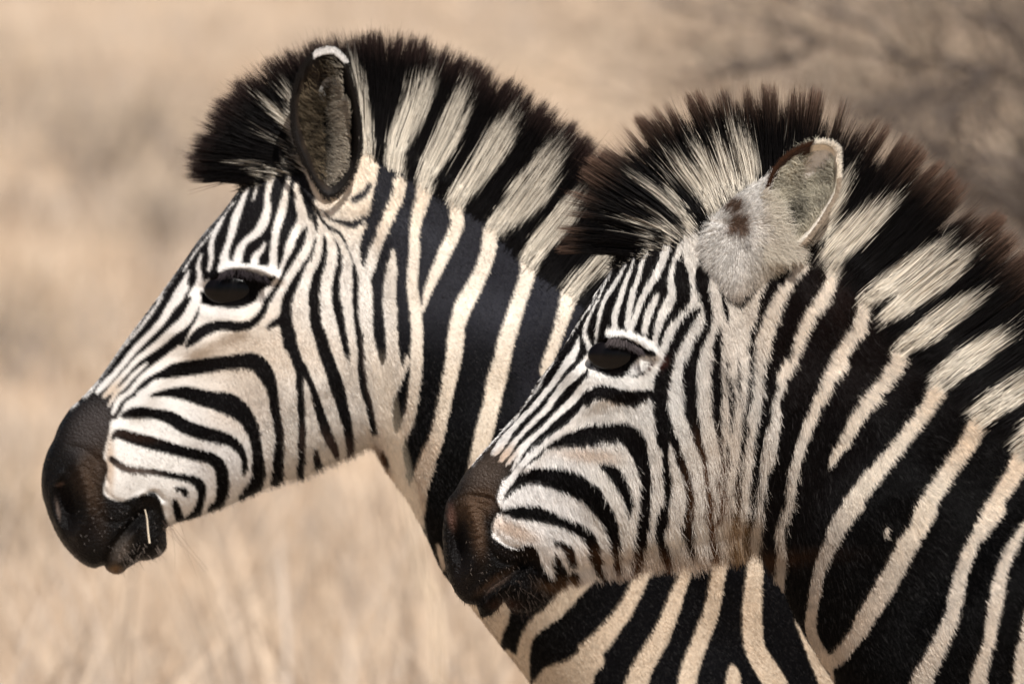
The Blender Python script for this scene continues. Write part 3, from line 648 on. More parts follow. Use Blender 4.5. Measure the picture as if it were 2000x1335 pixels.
        Dx = Grid(dd[..., 0], ox0, oy0, 12); Dy = Grid(dd[..., 1], ox0, oy0, 12)
        for k in range(1, M):
            dx, dy = Dx(X[:, k-1], Yy[:, k-1]), Dy(X[:, k-1], Yy[:, k-1])
            X[:, k] = X[:, k-1]+dx*step; Yy[:, k] = Yy[:, k-1]+dy*step
            outp = (og(X[:, k], Yy[:, k]) < .5) & alive & (k > 2)
            last[outp] = k; alive &= ~outp
        ar = np.arange(N); tx, ty = X[ar, last], Yy[ar, last]
        # clumps: strands whose free ends fall in one cell lean together and share a length
        cell = clump; seed = z.seed+20
        ang = np.arctan2(ty-py, tx-px); 
        keyx = tx+8*vnoise(tx, ty, 30, seed); keyy = ty
        cid = (np.floor(keyx/cell)*7919+np.floor((keyy+13*np.floor(keyx/cell))/cell)).astype(np.int64)
        uq, inv = np.unique(cid, return_inverse=True)
        cx = np.bincount(inv, tx)/np.bincount(inv); cy = np.bincount(inv, ty)/np.bincount(inv)
        clen = RNG.normal(0, 1, len(uq)); 
        frac = .99+spike*clen[inv]*.5-RNG.exponential(thin, N)+RNG.normal(0, .04, N)
        frac = np.where(RNG.uniform(0, 1, N) < .30, frac*RNG.uniform(.5, .95, N), frac)
        frac = np.clip(frac, .25, 1.05-RNG.uniform(0, .06, N))
        t = np.linspace(0, 1, K)[None]*frac[:, None]*last[:, None]
        t = np.minimum(t, M-1.001); i0 = t.astype(int); ft = t-i0; A = ar[:, None]
        PX = X[A, i0]*(1-ft)+X[A, i0+1]*ft; PY = Yy[A, i0]*(1-ft)+Yy[A, i0+1]*ft
        s = np.linspace(0, 1, K)[None]
        pull = (.55*s**2.0)*RNG.uniform(.5, 1.15, N)[:, None]
        PX += (cx[inv]-tx)[:, None]*pull; PY += (cy[inv]-ty)[:, None]*pull
        wob = RNG.normal(0, 1, (N, 2)); nz = RNG.normal(0, 1, (N, 2))
        PX += (wob[:, :1]*3.5*s+nz[:, :1]*2.2*np.sin(s*5)); PY += (wob[:, 1:]*3.0*s+nz[:, 1:]*2.2*np.sin(s*4+1))
        # a few stray hairs
        stray = RNG.uniform(0, 1, N) < .05
        PX[stray] += RNG.normal(0, 14, stray.sum())[:, None]*s**2; PY[stray] += RNG.normal(0, 12, stray.sum())[:, None]*s**2
        sg = np.where(RNG.uniform(0, 1, N) < .3, -1.0, 1.0)
        h0 = z.h(px, py); lay = RNG.uniform(.15, 1, N); ht = np.minimum(h0, thick)*lay+RNG.normal(0, 3, N)
        hh = h0[:, None]*(1-s)**1.6+ht[:, None]*(1-(1-s)**1.6)+2
        hh = np.maximum(hh, z.h(PX, PY)*np.clip(1.3-s, 0, 1)+(2+8*lay[:, None]*np.minimum(1, s*4))*(lay[:, None] > .35))
        P = side(PX, PY, hh*sg[:, None], z.Y)
        jo = RNG.normal(-6, 24, N)[:, None]; ux = ((tx-px)/np.hypot(tx-px, ty-py))[:, None]; uy = ((ty-py)/np.hypot(tx-px, ty-py))[:, None]
        m = z.manemark(PX+RNG.normal(0, 3.5, (N, 1))-ux*jo*s, PY+RNG.normal(0, 3.5, (N, 1))-uy*jo*s)
        m = np.clip((m-.5)*2.5+.5+RNG.normal(-.05, .28, (N, 1)), 0, 1)*(RNG.uniform(0, 1, (N, 1)) > .07)
        wt = np.array([.60, .54, .45])*RNG.uniform(.6, 1.15, (N, 1)); bk = np.array([.0035, .0028, .0028])
        tt = np.clip((s*frac[:, None]-tipcol[0])/(tipcol[1]-tipcol[0]), 0, 1)*np.clip(RNG.normal(.7, .45, (N, 1)), 0, 1.5)
        bkc = bk[None, None]*(1-tt[..., None])+np.array(tipcol[2])*tt[..., None]
        C = np.clip(bkc*(1-m[..., None])+wt[:, None]*(1.22-.32*s)[..., None]*m[..., None], 0.0015, .8)
        C *= RNG.uniform(.75, 1.2, (N, 1, 1))
        R = width*.5*z.Y*S2R*np.concatenate([np.ones(K-4), [.85, .65, .42, .15]])[None]*RNG.uniform(.6, 1.2, (N, 1))
        o = curves_obj('mane', P, R, C, M_MANE, z.root); tag(o, label, kind='stuff'); return o
    def strands(z, name, roots, K, L, fn, mat, width, label=None):
        pass
def mesh_obj_mixed(name, V, Q, Tt, mat, parent, cols, bare):
    me = bpy.data.meshes.new(name)
    me.vertices.add(len(V)); me.vertices.foreach_set('co', V.astype(np.float32).ravel())
    nl = Q.size+Tt.size; me.loops.add(nl)
    me.loops.foreach_set('vertex_index', np.concatenate([Q.ravel(), Tt.ravel()]).astype(np.int32))
    me.polygons.add(len(Q)+len(Tt))
    me.polygons.foreach_set('loop_start', np.concatenate([np.arange(len(Q))*4, Q.size+np.arange(len(Tt))*3]).astype(np.int32))
    me.update(calc_edges=True)
    me.polygons.foreach_set('use_smooth', np.ones(len(me.polygons), bool))
    a = me.attributes.new('Col', 'FLOAT_COLOR', 'POINT'); c = np.ones((len(V), 4), np.float32); c[:, :3] = cols; a.data.foreach_set('color', c.ravel())
    a = me.attributes.new('bare', 'FLOAT', 'POINT'); a.data.foreach_set('value', bare.astype(np.float32))
    me.materials.append(mat); o = bpy.data.objects.new(name, me); COLL.objects.link(o); o.parent = parent; return o
def resample_ring(poly, n, a0=0.0):
    """n points of a star-shaped outline at even angles round its centre"""
    P = crom(poly, 8, True); c = P.mean(0); d = P-c; r = np.hypot(d[:, 0], d[:, 1]); a = np.arctan2(d[:, 1], d[:, 0])
    o = np.argsort(a); a, r = a[o], r[o]; q = np.arange(n)*2*math.pi/n-math.pi
    rr = np.interp(q, a, r, period=2*math.pi)
    return c, np.stack([c[0]+rr*np.cos(q), c[1]+rr*np.sin(q)], 1), q
def loft(rings):
    n = len(rings[0]); K = len(rings); F = []
    for i in range(K-1):
        for j in range(n): F.append((i*n+j, i*n+(j+1) % n, (i+1)*n+(j+1) % n, (i+1)*n+j))
    return np.vstack(rings), F
def ear(z, rim, hrim, inner_c, depth, back, colfn, sgn, fillring=True):
    """a cupped ear: outer shell, rolled rim, hollow inside. rim = outline, back = (centre, h, scale) rings behind"""
    n = 72; c, R0, q = resample_ring(rim, n); rings = []
    def add(P, h): rings.append(np.column_stack([P, h]))
    hr = hrim(R0[:, 0], R0[:, 1])
    for (bc, bh, bs) in back[::-1]: add(np.array(bc)+(R0-c)*bs, np.full(n, float(bh)))
    add(c+(R0-c)*1.015, hr-7); add(c+(R0-c)*1.01, hr-2); add(c+(R0-c)*.985, hr+1); add(c+(R0-c)*.95, hr-2)
    ic = np.array(inner_c, float)
    for k in range(1, 12):
        t = k/12.0; P = (R0*(1-t)+ic*t); P = c+(R0-c)*(1-.95*t)*.95+(ic-c)*(t**1.2)
        add(P, hr*(1-t)+(hrim(ic[0], ic[1])-depth)*t-depth*.45*math.sin(math.pi*t))
    A, F = loft(rings)
    A[:, :2] += np.column_stack([vnoise(A[:, 0], A[:, 1], 18, 3), vnoise(A[:, 0], A[:, 1], 18, 4)])*1.2
    V = side(A[:, 0], A[:, 1], sgn*A[:, 2], z.Y)
    lev = np.repeat(np.arange(len(rings)), n)
    cols = colfn(A[:, 0], A[:, 1], lev-(len(back)+2), A[:, 2])
    return mesh_obj('ear', V, F, M_EAR, z.root, cols), A, rings
# ------------------------------------------------------------------ ground, dry grass, scrub
def ground():
    n = 90; xs = np.concatenate([-np.geomspace(900, 3, 40), np.linspace(-2.5, 2.5, 12), np.geomspace(3, 900, 40)])
    ys = np.concatenate([np.linspace(-60, 16, 20), np.linspace(17, 80, 90), np.geomspace(84, 1200, 30)])
    X, Yg = np.meshgrid(xs, ys)
    Z = .05*vnoise(X, Yg, 3.1, 2)+.02*vnoise(X, Yg, .9, 3)
    Z *= np.clip((np.hypot(X, Yg-12)-1)/8, 0, 1)
    idx = np.arange(X.size).reshape(X.shape)
    F = np.stack([idx[:-1, :-1], idx[:-1, 1:], idx[1:, 1:], idx[1:, :-1]], -1).reshape(-1, 4)
    m, nd, l, p = new_mat('dry_earth')
    tc = nd.new('ShaderNodeTexCoord'); n1 = nd.new('ShaderNodeTexNoise'); n1.inputs['Scale'].default_value = .45; n1.inputs['Detail'].default_value = 6
    l.new(tc.outputs['Object'], n1.inputs['Vector'])
    r = nd.new('ShaderNodeValToRGB'); e = r.color_ramp.elements
    e[0].position = .35; e[0].color = (.36, .28, .21, 1); e[1].position = .62; e[1].color = (.56, .42, .295, 1)
    l.new(n1.outputs['Fac'], r.inputs[0]); l.new(r.outputs[0], p.inputs['Base Color']); p.inputs['Roughness'].default_value = .95
    p.inputs['Specular IOR Level'].default_value = .1
    b = nd.new('ShaderNodeBump'); n2 = nd.new('ShaderNodeTexNoise'); n2.inputs['Scale'].default_value = 14; b.inputs['Strength'].default_value = .5
    l.new(tc.outputs['Object'], n2.inputs['Vector']); l.new(n2.outputs['Fac'], b.inputs['Height']); l.new(b.outputs[0], p.inputs['Normal'])
    o = mesh_obj('ground', np.stack([X.ravel(), Yg.ravel(), Z.ravel()], 1), F, m); tag(o, kind='structure'); return o
ground()
def straw_mat(name='dry_straw'):
    m = attr_mat(name, .75, .2, .15, 30)
    return m
M_STRAW = straw_mat()
def blades(name, x, y, hgt, wid, cols, lean=.35, seg=3, zb=0.0):
    N = len(x); a = RNG.uniform(0, 2*math.pi, N); la = RNG.normal(0, lean, N); lb = RNG.normal(0, lean, N)
    s = np.linspace(0, 1, seg+1); V = np.zeros((N, 2*seg+1, 3)); C = np.zeros((N, 2*seg+1, 3))
    for k in range(seg+1):
        cx = x+la*hgt*s[k]**1.7; cy = y+lb*hgt*s[k]**1.7; cz = zb+hgt*s[k]*(1-.25*s[k]*(la**2+lb**2))
        w = wid*(1-s[k])**.6
        if k < seg:
            V[:, 2*k] = np.stack([cx+np.cos(a)*w, cy+np.sin(a)*w, cz], 1); V[:, 2*k+1] = np.stack([cx-np.cos(a)*w, cy-np.sin(a)*w, cz], 1)
            C[:, 2*k] = C[:, 2*k+1] = cols
        else: V[:, 2*k] = np.stack([cx, cy, cz], 1); C[:, 2*k] = cols
    base = np.arange(N)[:, None]*(2*seg+1)
    Q = np.concatenate([base+np.array([[2*k, 2*k+1, 2*k+3, 2*k+2]]) for k in range(seg-1)]).reshape(-1, 4)
    T3 = (base+np.array([[2*seg-2, 2*seg-1, 2*seg]])).reshape(-1, 3)
    return mesh_obj_mixed(name, V.reshape(-1, 3), Q, T3, M_STRAW, None, C.reshape(-1, 3), np.zeros(N*(2*seg+1)))
def straw_colours(n, x, y):
    k = np.clip(vnoise(x, y*.5, .33, 11)*.32+vnoise(x, y, 1.7, 15)*.3+.5, 0, 1); g = (vnoise(x, y*.6, .5, 12)*.5+.5)
    a = np.array([.71, .555, .405]); b = np.array([.48, .375, .285]); c = np.array([.36, .315, .28])
    col = a*k[:, None]+b*(1-k[:, None]); w = (g > .66)[:, None]*.6
    return (col*(1-w)+c*w)*RNG.uniform(.75, 1.2, n)[:, None]
def grass_field():
    N = 230000; y = 15+57*RNG.uniform(0, 1, N)**1.25; x = RNG.normal(0, .5, N).clip(-1, 1)*(y*.14+5)
    cl = vnoise(x, y, .55, 21)+.6*vnoise(x, y, 2.6, 22); ok = cl > RNG.uniform(-1.2, .55, N); x, y = x[ok], y[ok]; n = len(x)
    h = RNG.uniform(.06, .28, n)*(1+.5*vnoise(x, y, 2.0, 23)); h = np.where(RNG.uniform(0, 1, n) < .04, h*1.9, h)
    k = 700; xt, yt = RNG.uniform(-1.1, .35, k), RNG.uniform(15.2, 21, k); ht = RNG.uniform(.45, .85, k)*(.8+.4*vnoise(xt*3, yt, .5, 29)); x, y, h = np.append(x, xt), np.append(y, yt), np.append(h, ht); n = len(x)
    o = blades('dry_grass', x, y, h, RNG.uniform(.0025, .006, n), straw_colours(n, x, y), .4)
    tag(o, 'bleached dry grass covering the plain behind the zebras', 'grass', kind='stuff')
grass_field()
M_TWIG = attr_mat('grey_bark', .9, .1, .25, 60)
def tubes(segs, ns=5):
    """segs: list of (p0, p1, r0, r1, colour) -> one mesh"""
    V = []; F = []; C = []
    for p0, p1, r0, r1, c in segs:
        p0 = np.array(p0); p1 = np.array(p1); d = p1-p0; d /= np.linalg.norm(d)+1e-9
        a = np.cross(d, [0, 0, 1.0] if abs(d[2]) < .9 else [1.0, 0, 0]); a /= np.linalg.norm(a); b = np.cross(d, a); k = len(V)
        for p, r in ((p0, r0), (p1, r1)):
            for j in range(ns):
                t = 2*math.pi*j/ns; V.append(p+(a*math.cos(t)+b*math.sin(t))*r); C.append(c)
        for j in range(ns): F.append((k+j, k+(j+1) % ns, k+ns+(j+1) % ns, k+ns+j))
    return np.array(V), np.array(F, int), np.array(C)
def grow(p, d, L, r, depth, segs, col, rnd, spread=.55, twig=None):
    n = 4
    for i in range(n):
        d = d+np.array([rnd.gauss(0, .16), rnd.gauss(0, .16), rnd.gauss(0, .13)]); d /= np.linalg.norm(d)
        q = p+d*L/n; r1 = r*.86; segs.append((p, q, r, r1, col*rnd.uniform(.8, 1.2))); p, r = q, r1
        if depth > 0 and (i > 0 or depth < 3):
            for _ in range(1 if rnd.random() < .75 else 2):
                e = d+np.array([rnd.gauss(0, spread), rnd.gauss(0, spread), rnd.gauss(.05, spread*.8)]); e /= np.linalg.norm(e)
                grow(p, e, L*rnd.uniform(.5, .72), r*.62, depth-1, segs, col, rnd, spread)
def bush(x, y, hgt, seed, name, label, cat, group=None, stems=6, r=.02, lean=(0, 0), col=(.16, .125, .10), depth=3, up=.9, leaves=0):
    rnd = random.Random(seed); root = bpy.data.objects.new(name, None); COLL.objects.link(root); root.location = (x, y, 0)
    tag(root, label, cat, group)
    tr = []; br = []
    for k in range(stems):
        a = rnd.uniform(0, 2*math.pi); d = np.array([math.cos(a)*.6+lean[0], math.sin(a)*.6+lean[1], up]); d /= np.linalg.norm(d)
        grow(np.array([0., 0., 0.]), d, hgt*rnd.uniform(.4, .6), r*rnd.uniform(.7, 1.1), depth, br, np.array(col), rnd)
    V, F, C = tubes(br); o = mesh_obj('branch', V, F, M_TWIG, root, C); tag(o, kind='stuff')
    if leaves:
        ends = np.array([s[1] for s in br if s[3] < r*.5]); k = RNG.integers(0, len(ends), leaves)
        P = ends[k]+RNG.normal(0, .05, (leaves, 3)); a = RNG.normal(0, 1, (leaves, 3)); b = RNG.normal(0, 1, (leaves, 3))
        a /= np.linalg.norm(a, axis=1)[:, None]; b /= np.linalg.norm(b, axis=1)[:, None]; sz = RNG.uniform(.006, .014, (leaves, 1))
        V = np.stack([P-a*sz, P+b*sz*.6, P+a*sz], 1).reshape(-1, 3); F = np.arange(leaves*3).reshape(-1, 3)
        cc = np.repeat(np.array([[.42, .34, .24]])*RNG.uniform(.6, 1.2, (leaves, 1)), 3, 0)
        o = mesh_obj('leaves', V, F, M_STRAW, root, cc); tag(o, kind='stuff')
    return root
def ground_at(px, y):            # lateral position of a picture column at distance y
    return (px-RW/2)*S2R*y
bush(ground_at(2330, 24), 24, 2.5, 3, 'thorn_bush', 'bare grey thorn bush with fine twigs behind the dark limbs at the right edge', 'bush', stems=12, r=.012, lean=(-.38, 0), leaves=6000, col=(.075, .06, .05), depth=4)
def limbs(root_xy, Y, polys, rad, col, label, cat, seed, twigs=10):
    rnd = random.Random(seed); root = bpy.data.objects.new('thorn_bush', None); COLL.objects.link(root); root.location = (root_xy[0], root_xy[1], 0); tag(root, label, cat)
    for pts in polys:
        q = crom(pts, 5, False); P = side(q[:, 0], q[:, 1], np.zeros(len(q)), Y)
        P[:, 1] += np.cumsum(RNG.normal(0, .02, len(q))); P -= np.array([root_xy[0], root_xy[1], 0]); K = len(P); sg = []
        for i in range(K-1):
            f = i/K; sg.append((P[i], P[i+1], rad*(1-.7*f), rad*(1-.7*(i+1)/K), np.array(col)))
            if rnd.random() < twigs/20:
                d = P[i+1]-P[i]; d /= np.linalg.norm(d); e = d+np.array([rnd.gauss(0, .6), rnd.gauss(0, .5), rnd.gauss(0, .6)]); e /= np.linalg.norm(e)
                grow(P[i], e, rnd.uniform(.10, .28), rad*.45*(1-.6*f), 2, sg, np.array(col), rnd, .7)
        V, F, C = tubes(sg); o = mesh_obj('branch', V, F, M_TWIG, root, C)
gx = ground_at(2260, 21)
limbs((gx, 21.0), 21.0, [[(2260, py_of_z(0, 21)), (2240, 1200), (2190, 500), (2080, 240), (1930, 140), (1760, 112), (1600, 80), (1450, 40), (1300, 8)],
    [(2200, 620), (2100, 420), (2010, 330), (1900, 300), (1800, 270), (1700, 215)], [(2190, 500), (2120, 480), (2040, 440), (1960, 400), (1880, 330)],
    [(2080, 240), (2030, 120), (1960, 60), (1880, 10), (1800, -50)], [(1930, 140), (1840, 190), (1740, 190), (1650, 230)], [(1760, 112), (1700, 50), (1610, 20), (1520, -20)],
    [(2200, 620), (2120, 560), (2040, 545), (1960, 500)], [(2160, 440), (2090, 300), (2060, 180), (2050, 60), (2030, -60)], [(1600, 80), (1540, 120), (1470, 130), (1400, 160)]],
    .011, (.12, .098, .085), 'thorn bush whose dark blurred limbs cross the upper right corner', 'bush', 5, 9)
bush(ground_at(2300, 30), 30, 2.4, 8, 'thorn_bush', 'further bare thorn bush, faint behind the nearer one at the right edge', 'bush', stems=8, r=.025, lean=(-.35, 0), leaves=3000)
for (px, yy, hh, sd_, lb) in [(60, 30, .62, 11, 'low grey twiggy shrub at the left edge behind the striped muzzle'),
                         (180, 40, .75, 12, 'low grey shrub in the blurred distance left of the dark forelock'),
                         (250, 43, .9, 15, 'greyish shrub in the far blur midway between the left edge and the forelock'),
                         (10, 44, .9, 16, 'farthest grey shrub cut by the left edge level with the eyes'),
                         (390, 41, .7, 17, 'far grey shrub just under the tip of the dark forelock'),
                         (330, 36, .6, 13, 'small grey shrub blurred between the left edge and the nose ridge'),
                         (90, 24, .5, 14, 'sparse twiggy shrub low at the left below the dark muzzle')]:
    bush(ground_at(px, yy), yy, hh*.8, sd_, 'dry_shrub', lb, 'shrub', 'low shrubs on the plain', stems=9, r=.005, col=(.24, .21, .195), depth=2, up=.7, leaves=1500)

# ------------------------------------------------------------------ zebra at the back (left)
MUZ = (.050, .034, .025); RUST = (.10, .045, .02); PINK = (.2, .11, .08)
out_a = [(473,362),(485,335),(510,300),(550,262),(600,235),(650,222),(700,225),(760,240),(830,275),(900,318),(975,365),(1050,430),(1130,500),(1220,560),(1350,620),(1500,680),(1700,720),(2100,735),(2600,715),(3000,700),(3250,740),(3400,860),(3470,1050),(3480,1250),(3400,1450),(3250,1560),(3000,1600),(2600,1670),(2200,1690),(1900,1690),(1600,1700),(1400,1690),(1250,1620),(1140,1500),(1080,1410),
 (1033,1331),(976,1258),(918,1183),(889,1148),(860,1110),(839,1062),(821,1025),(800,985),(788,966),(765,935),(746,906),(736,886),(723,873),(699,883),(665,899),(633,910),(602,928),(560,938),(529,949),(489,967),(450,985),(417,999),(378,1011),(345,1021),(326,1030),(325,1045),(326,1067),(318,1080),(307,1088),(290,1093),(273,1095),(262,1101),(249,1109),(240,1117),(228,1121),(215,1117),(207,1111),(202,1104),(184,1109),(168,1104),(155,1096),(138,1080),(123,1062),(110,1041),(97,1012),(89,988),(83,968),(81,949),(81,930),(84,910),(93,880),(105,857),(114,833),(126,813),(140,794),(155,781),(175,760),(197,734),(245,665),(300,592),(350,523),(392,463),(431,418),(458,382)]
hm_a = [(130,1000,88),(230,1060,70),(170,860,80),(300,1040,72),(260,800,78),(330,760,84),(380,600,112),(460,560,132),(520,480,128),(330,920,86),(450,850,104),(600,720,120),(650,830,108),(600,400,112),(650,300,92),(780,500,116),(900,700,132),(850,400,92),(1000,500,92),(1000,900,150),(1100,700,135),(1200,1200,210),(1500,1000,260),(1400,1500,240),(2000,1200,370),(2600,1200,410),(3200,1100,360)]
ln_a = [(150,950,62),(250,1080,40),(300,800,62),(450,600,85),(600,700,105),(600,350,70),(900,600,120),(1000,1000,130),(1400,1100,220),(2200,1200,320),(3200,1200,300)]
ft_a = [('r',[(140,872),(170,880),(196,905),(206,940)],5,-5),('r',[(188,990),(205,1015),(235,1020),(262,1002)],5,-5),('r',[(200,955),(222,975),(250,985)],5,-4),('r',[(276,972),(300,960),(318,975)],4,-7),('r',[(140,900),(165,915),(184,945),(188,985)],4,-4),('g',455,565,8,68,36,-16),('r',[(412,546),(445,524),(500,524),(545,543)],9,13),('r',[(400,612),(450,622),(510,610),(548,575)],11,3),
 ('r',[(470,640),(400,670),(320,735),(270,800)],18,9),('g',600,735,20,110,150,12),('r',[(715,430),(742,560),(752,700),(730,860)],24,-13),
 ('g',128,985,-10,20,44,-34),('r',[(118,925),(100,960),(104,1000),(118,1030)],8,10),('r',[(150,905),(168,950),(170,1000),(150,1045)],12,14),('w',165,960,50,75,13,2.6),
 ('r',[(206,1104),(222,1068),(248,1034),(280,1000)],7,-17),('r',[(232,1100),(245,1062),(270,1030)],8,8),('g',288,985,0,12,12,-10),('r',[(262,985),(275,968),(300,968),(316,985)],7,6),
 ('g',300,1060,0,30,30,10),('g',400,565,0,14,10,-8),('r',[(560,420),(590,470),(600,540)],22,-5),('r',[(900,1000),(960,800),(1060,600)],60,10),('g',420,450,-50,60,30,8)]
tn_a = [(458,568,4,95,52,(.0015,.001,.001),.9,'b'),(185,835,-55,62,44,(.048,.040,.038),.9,'b'),(180,915,-60,56,30,(.040,.024,.015),.8,'b'),(185,975,80,70,18,(.05,.030,.018),.6,'b'),(128,975,80,46,20,(.004,.003,.003),.95,'all'),
 (113,994,80,20,3,(.16,.12,.10),.7,'all'),(118,945,-20,9,3,(.14,.09,.07),.6,'all'),  # thin comma highlight beside the nostril, painted as a pale tint
 (235,1075,-60,32,14,(.12,.10,.085),.75,'all'),(225,1113,0,16,10,(.20,.12,.06),.7,'all'),(150,1060,-45,90,30,(.007,.005,.005),.8,'all'),(290,985,0,20,16,(.01,.008,.007),.9,'all'),
 (265,850,10,45,12,(.03,.014,.008),.5,'b'),(260,915,8,50,12,(.12,.09,.075),.7,'b'),
 (455,800,0,70,50,(.42,.30,.20),.35,'w'),(215,905,90,60,10,(.42,.28,.17),.7,'w'),(215,770,-50,40,14,(.5,.35,.22),.7,'w'),(740,885,60,30,10,(.12,.05,.015),.6,'all'),
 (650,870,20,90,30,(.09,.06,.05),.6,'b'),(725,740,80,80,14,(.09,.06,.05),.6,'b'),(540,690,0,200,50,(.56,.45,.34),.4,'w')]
def bs_a(x, y): return np.sin((x-(y-900)*.25+22*np.sin(y/130.0))/34.0)+.1
zA = Zebra(12.3, out_a, A_MARKS, 1.0, A_MANE, hm_a, ln_a, ft_a, tn_a, (40, 3540), (40, 1760), bs_a,
           'zebra at the left with dark forelock and upright black-rimmed ear, its neck behind the other', 3)
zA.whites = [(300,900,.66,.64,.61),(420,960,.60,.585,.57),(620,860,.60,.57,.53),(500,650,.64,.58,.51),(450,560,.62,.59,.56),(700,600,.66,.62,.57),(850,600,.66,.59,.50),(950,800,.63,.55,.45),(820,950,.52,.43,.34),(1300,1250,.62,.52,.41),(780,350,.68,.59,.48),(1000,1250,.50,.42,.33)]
zA.blacks = [(300,900,.0025,.002,.002),(600,600,.006,.005,.005),(850,480,.024,.024,.029),(1000,590,.020,.020,.025),(1060,740,.016,.016,.020),(960,760,.006,.006,.007),(900,900,.002,.002,.002),(850,800,.003,.003,.0035),(1300,1250,.004,.004,.005),(1000,1100,.002,.002,.002)]  # lighter bluish rows on the upper neck paint its sky sheen into the black
zA.nofur = [(456,563,66,34)]
gA = py_of_z(0, 12.3)
legs_a = [([(1450,1450,150,90),(1440,1750,110,110),(1430,2050,75,115),(1440,2300,66,115),(1440,2600,42,115),(1445,2780,52,115),(1425,gA-70,44,115),(1410,gA,70,115)],'foot'),
          ([(1560,1450,150,-90),(1570,1750,110,-110),(1560,2050,75,-115),(1560,2300,66,-115),(1560,2600,42,-115),(1565,2780,52,-115),(1545,gA-70,44,-115),(1530,gA,70,-115)],'foot'),
          ([(3200,1300,240,120),(3220,1650,170,130),(3260,1950,100,125),(3350,2230,66,120),(3310,2500,50,120),(3290,2740,54,120),(3265,gA-70,46,120),(3250,gA,72,120)],'foot'),
          ([(3120,1300,240,-120),(3120,1650,170,-130),(3160,1950,100,-125),(3240,2230,66,-120),(3200,2500,50,-120),(3180,2740,54,-120),(3155,gA-70,46,-120),(3140,gA,72,-120)],'foot'),
          ([(3380,860,40,0),(3480,1100,32,0),(3520,1500,26,0),(3520,1800,20,0)],'tip')]
bare_a = [(155,775),(215,768),(222,800),(218,860),(208,900),(205,960),(235,980),(300,962),(318,1000),(332,1030),(360,1100),(230,1160),(120,1110),(50,980),(90,830)]
zA.build_body((60, 2010), (60, 1370), legs_a, bare_a)
dir_a = [(150,900,-.3,.9),(220,1040,.2,.9),(200,760,-.75,.65),(300,640,-.6,.8),(450,450,-.35,.94),(550,450,.05,1),(500,600,.6,.8),(300,850,.55,.83),(400,900,.45,.9),(500,880,.35,.94),(600,750,.25,.97),(680,600,.3,.95),(650,430,.5,.85),(780,450,.5,.87),(900,550,.6,.8),(1000,650,.65,.76),(820,800,.35,.94),(900,950,.35,.94),(1100,1200,.5,.86),(1300,1250,.55,.84),(760,300,.3,.95)]
len_a = [(150,900,3.5),(200,1050,3),(280,1050,5),(250,720,4),(300,900,7),(450,500,5),(600,700,8),(640,860,14),(700,780,14),(850,600,6.5),(1000,800,7),(1300,1250,8),(400,600,5),(700,380,10)]
reg_a = [(60,60),(1300,60),(1300,500),(1100,700),(960,900),(900,1000),(900,1150),(960,1200),(1100,1120),(1480,1020),(1660,1375),(1000,1375),(40,1200)]
zA.fur('coat_fur', 290000, reg_a, dir_a, len_a, width=.9, liftf=.17, glint=.20)
ro_a = [(473,362),(485,335),(510,300),(550,262),(600,235),(650,222),(700,225),(760,240),(830,275),(900,318),(975,365),(1050,430),(1130,500),(1220,560),(1220,640),(1101,562),(1020,505),(952,430),(878,394),(812,352),(752,318),(700,290),(640,300),(590,330),(545,335),(500,350)]
mo_a = [(473,364),(448,356),(415,356),(372,360),(366,335),(374,290),(398,246),(425,205),(470,158),(520,122),(580,95),(640,76),(700,68),(760,68),(820,78),(880,100),(960,142),(1040,188),(1110,238),(1180,298),(1300,380),(1500,480),(1700,600),(1700,1000),(600,1000),(600,420),(520,380)]
md_a = [(478,345,-1,.02),(420,340,-1,.05),(430,300,-1,-.12),(440,235,-.88,-.5),(520,300,-1,-.15),(510,240,-.85,-.55),(520,160,-.72,-.75),(570,270,-.85,-.55),(580,180,-.5,-.9),(640,110,-.3,-1),(650,220,-.25,-1),(720,100,-.05,-1),(720,240,.02,-1),(800,110,.2,-1),(800,250,.38,-.93),(900,160,.4,-.9),(900,300,.5,-.87),(1000,210,.5,-.86),(1000,370,.58,-.82),(1100,270,.6,-.8),(1100,430,.62,-.78),(1180,500,.66,-.75)]
zA.mane(60000, ro_a, mo_a, md_a, (.74, 1.05, (.070, .042, .036)), 9, .10, 'stiff black and cream mane of the left zebra', width=1.0, thin=.13)

# ------------------------------------------------------------------ zebra in front (right)
out_b = [(1194,526),(1215,490),(1245,450),(1280,405),(1320,365),(1370,335),(1430,320),(1500,330),(1580,370),(1650,425),(1730,490),(1800,550),(1870,615),(1950,690),(2060,770),(2200,840),(2400,885),(2800,900),(3300,880),(3600,900),(3800,1000),(3890,1200),(3900,1450),(3820,1650),(3650,1760),(3300,1810),(2900,1860),(2500,1890),(2150,1890),(1950,1840),(1820,1720),(1720,1560),(1660,1420),
 (1633,1335),(1601,1287),(1572,1237),(1549,1195),(1528,1150),(1494,1085),(1470,1050),(1445,1056),(1423,1060),(1390,1068),(1357,1072),(1320,1076),(1281,1081),(1243,1096),(1210,1104),(1175,1110),(1140,1118),(1101,1132),(1085,1142),(1075,1158),(1062,1175),(1050,1188),(1032,1195),(1008,1194),(995,1185),(983,1172),(975,1185),(963,1195),(953,1202),(944,1203),(936,1196),(931,1180),(923,1180),(911,1177),(902,1171),(892,1160),(884,1146),(875,1125),(869,1100),(866,1070),(864,1045),(866,1015),(871,986),(878,970),(889,957),(900,936),(913,918),(940,886),(968,855),(1000,818),(1028,782),(1060,733),(1087,699),(1108,664),(1131,622),(1150,590),(1170,562)]
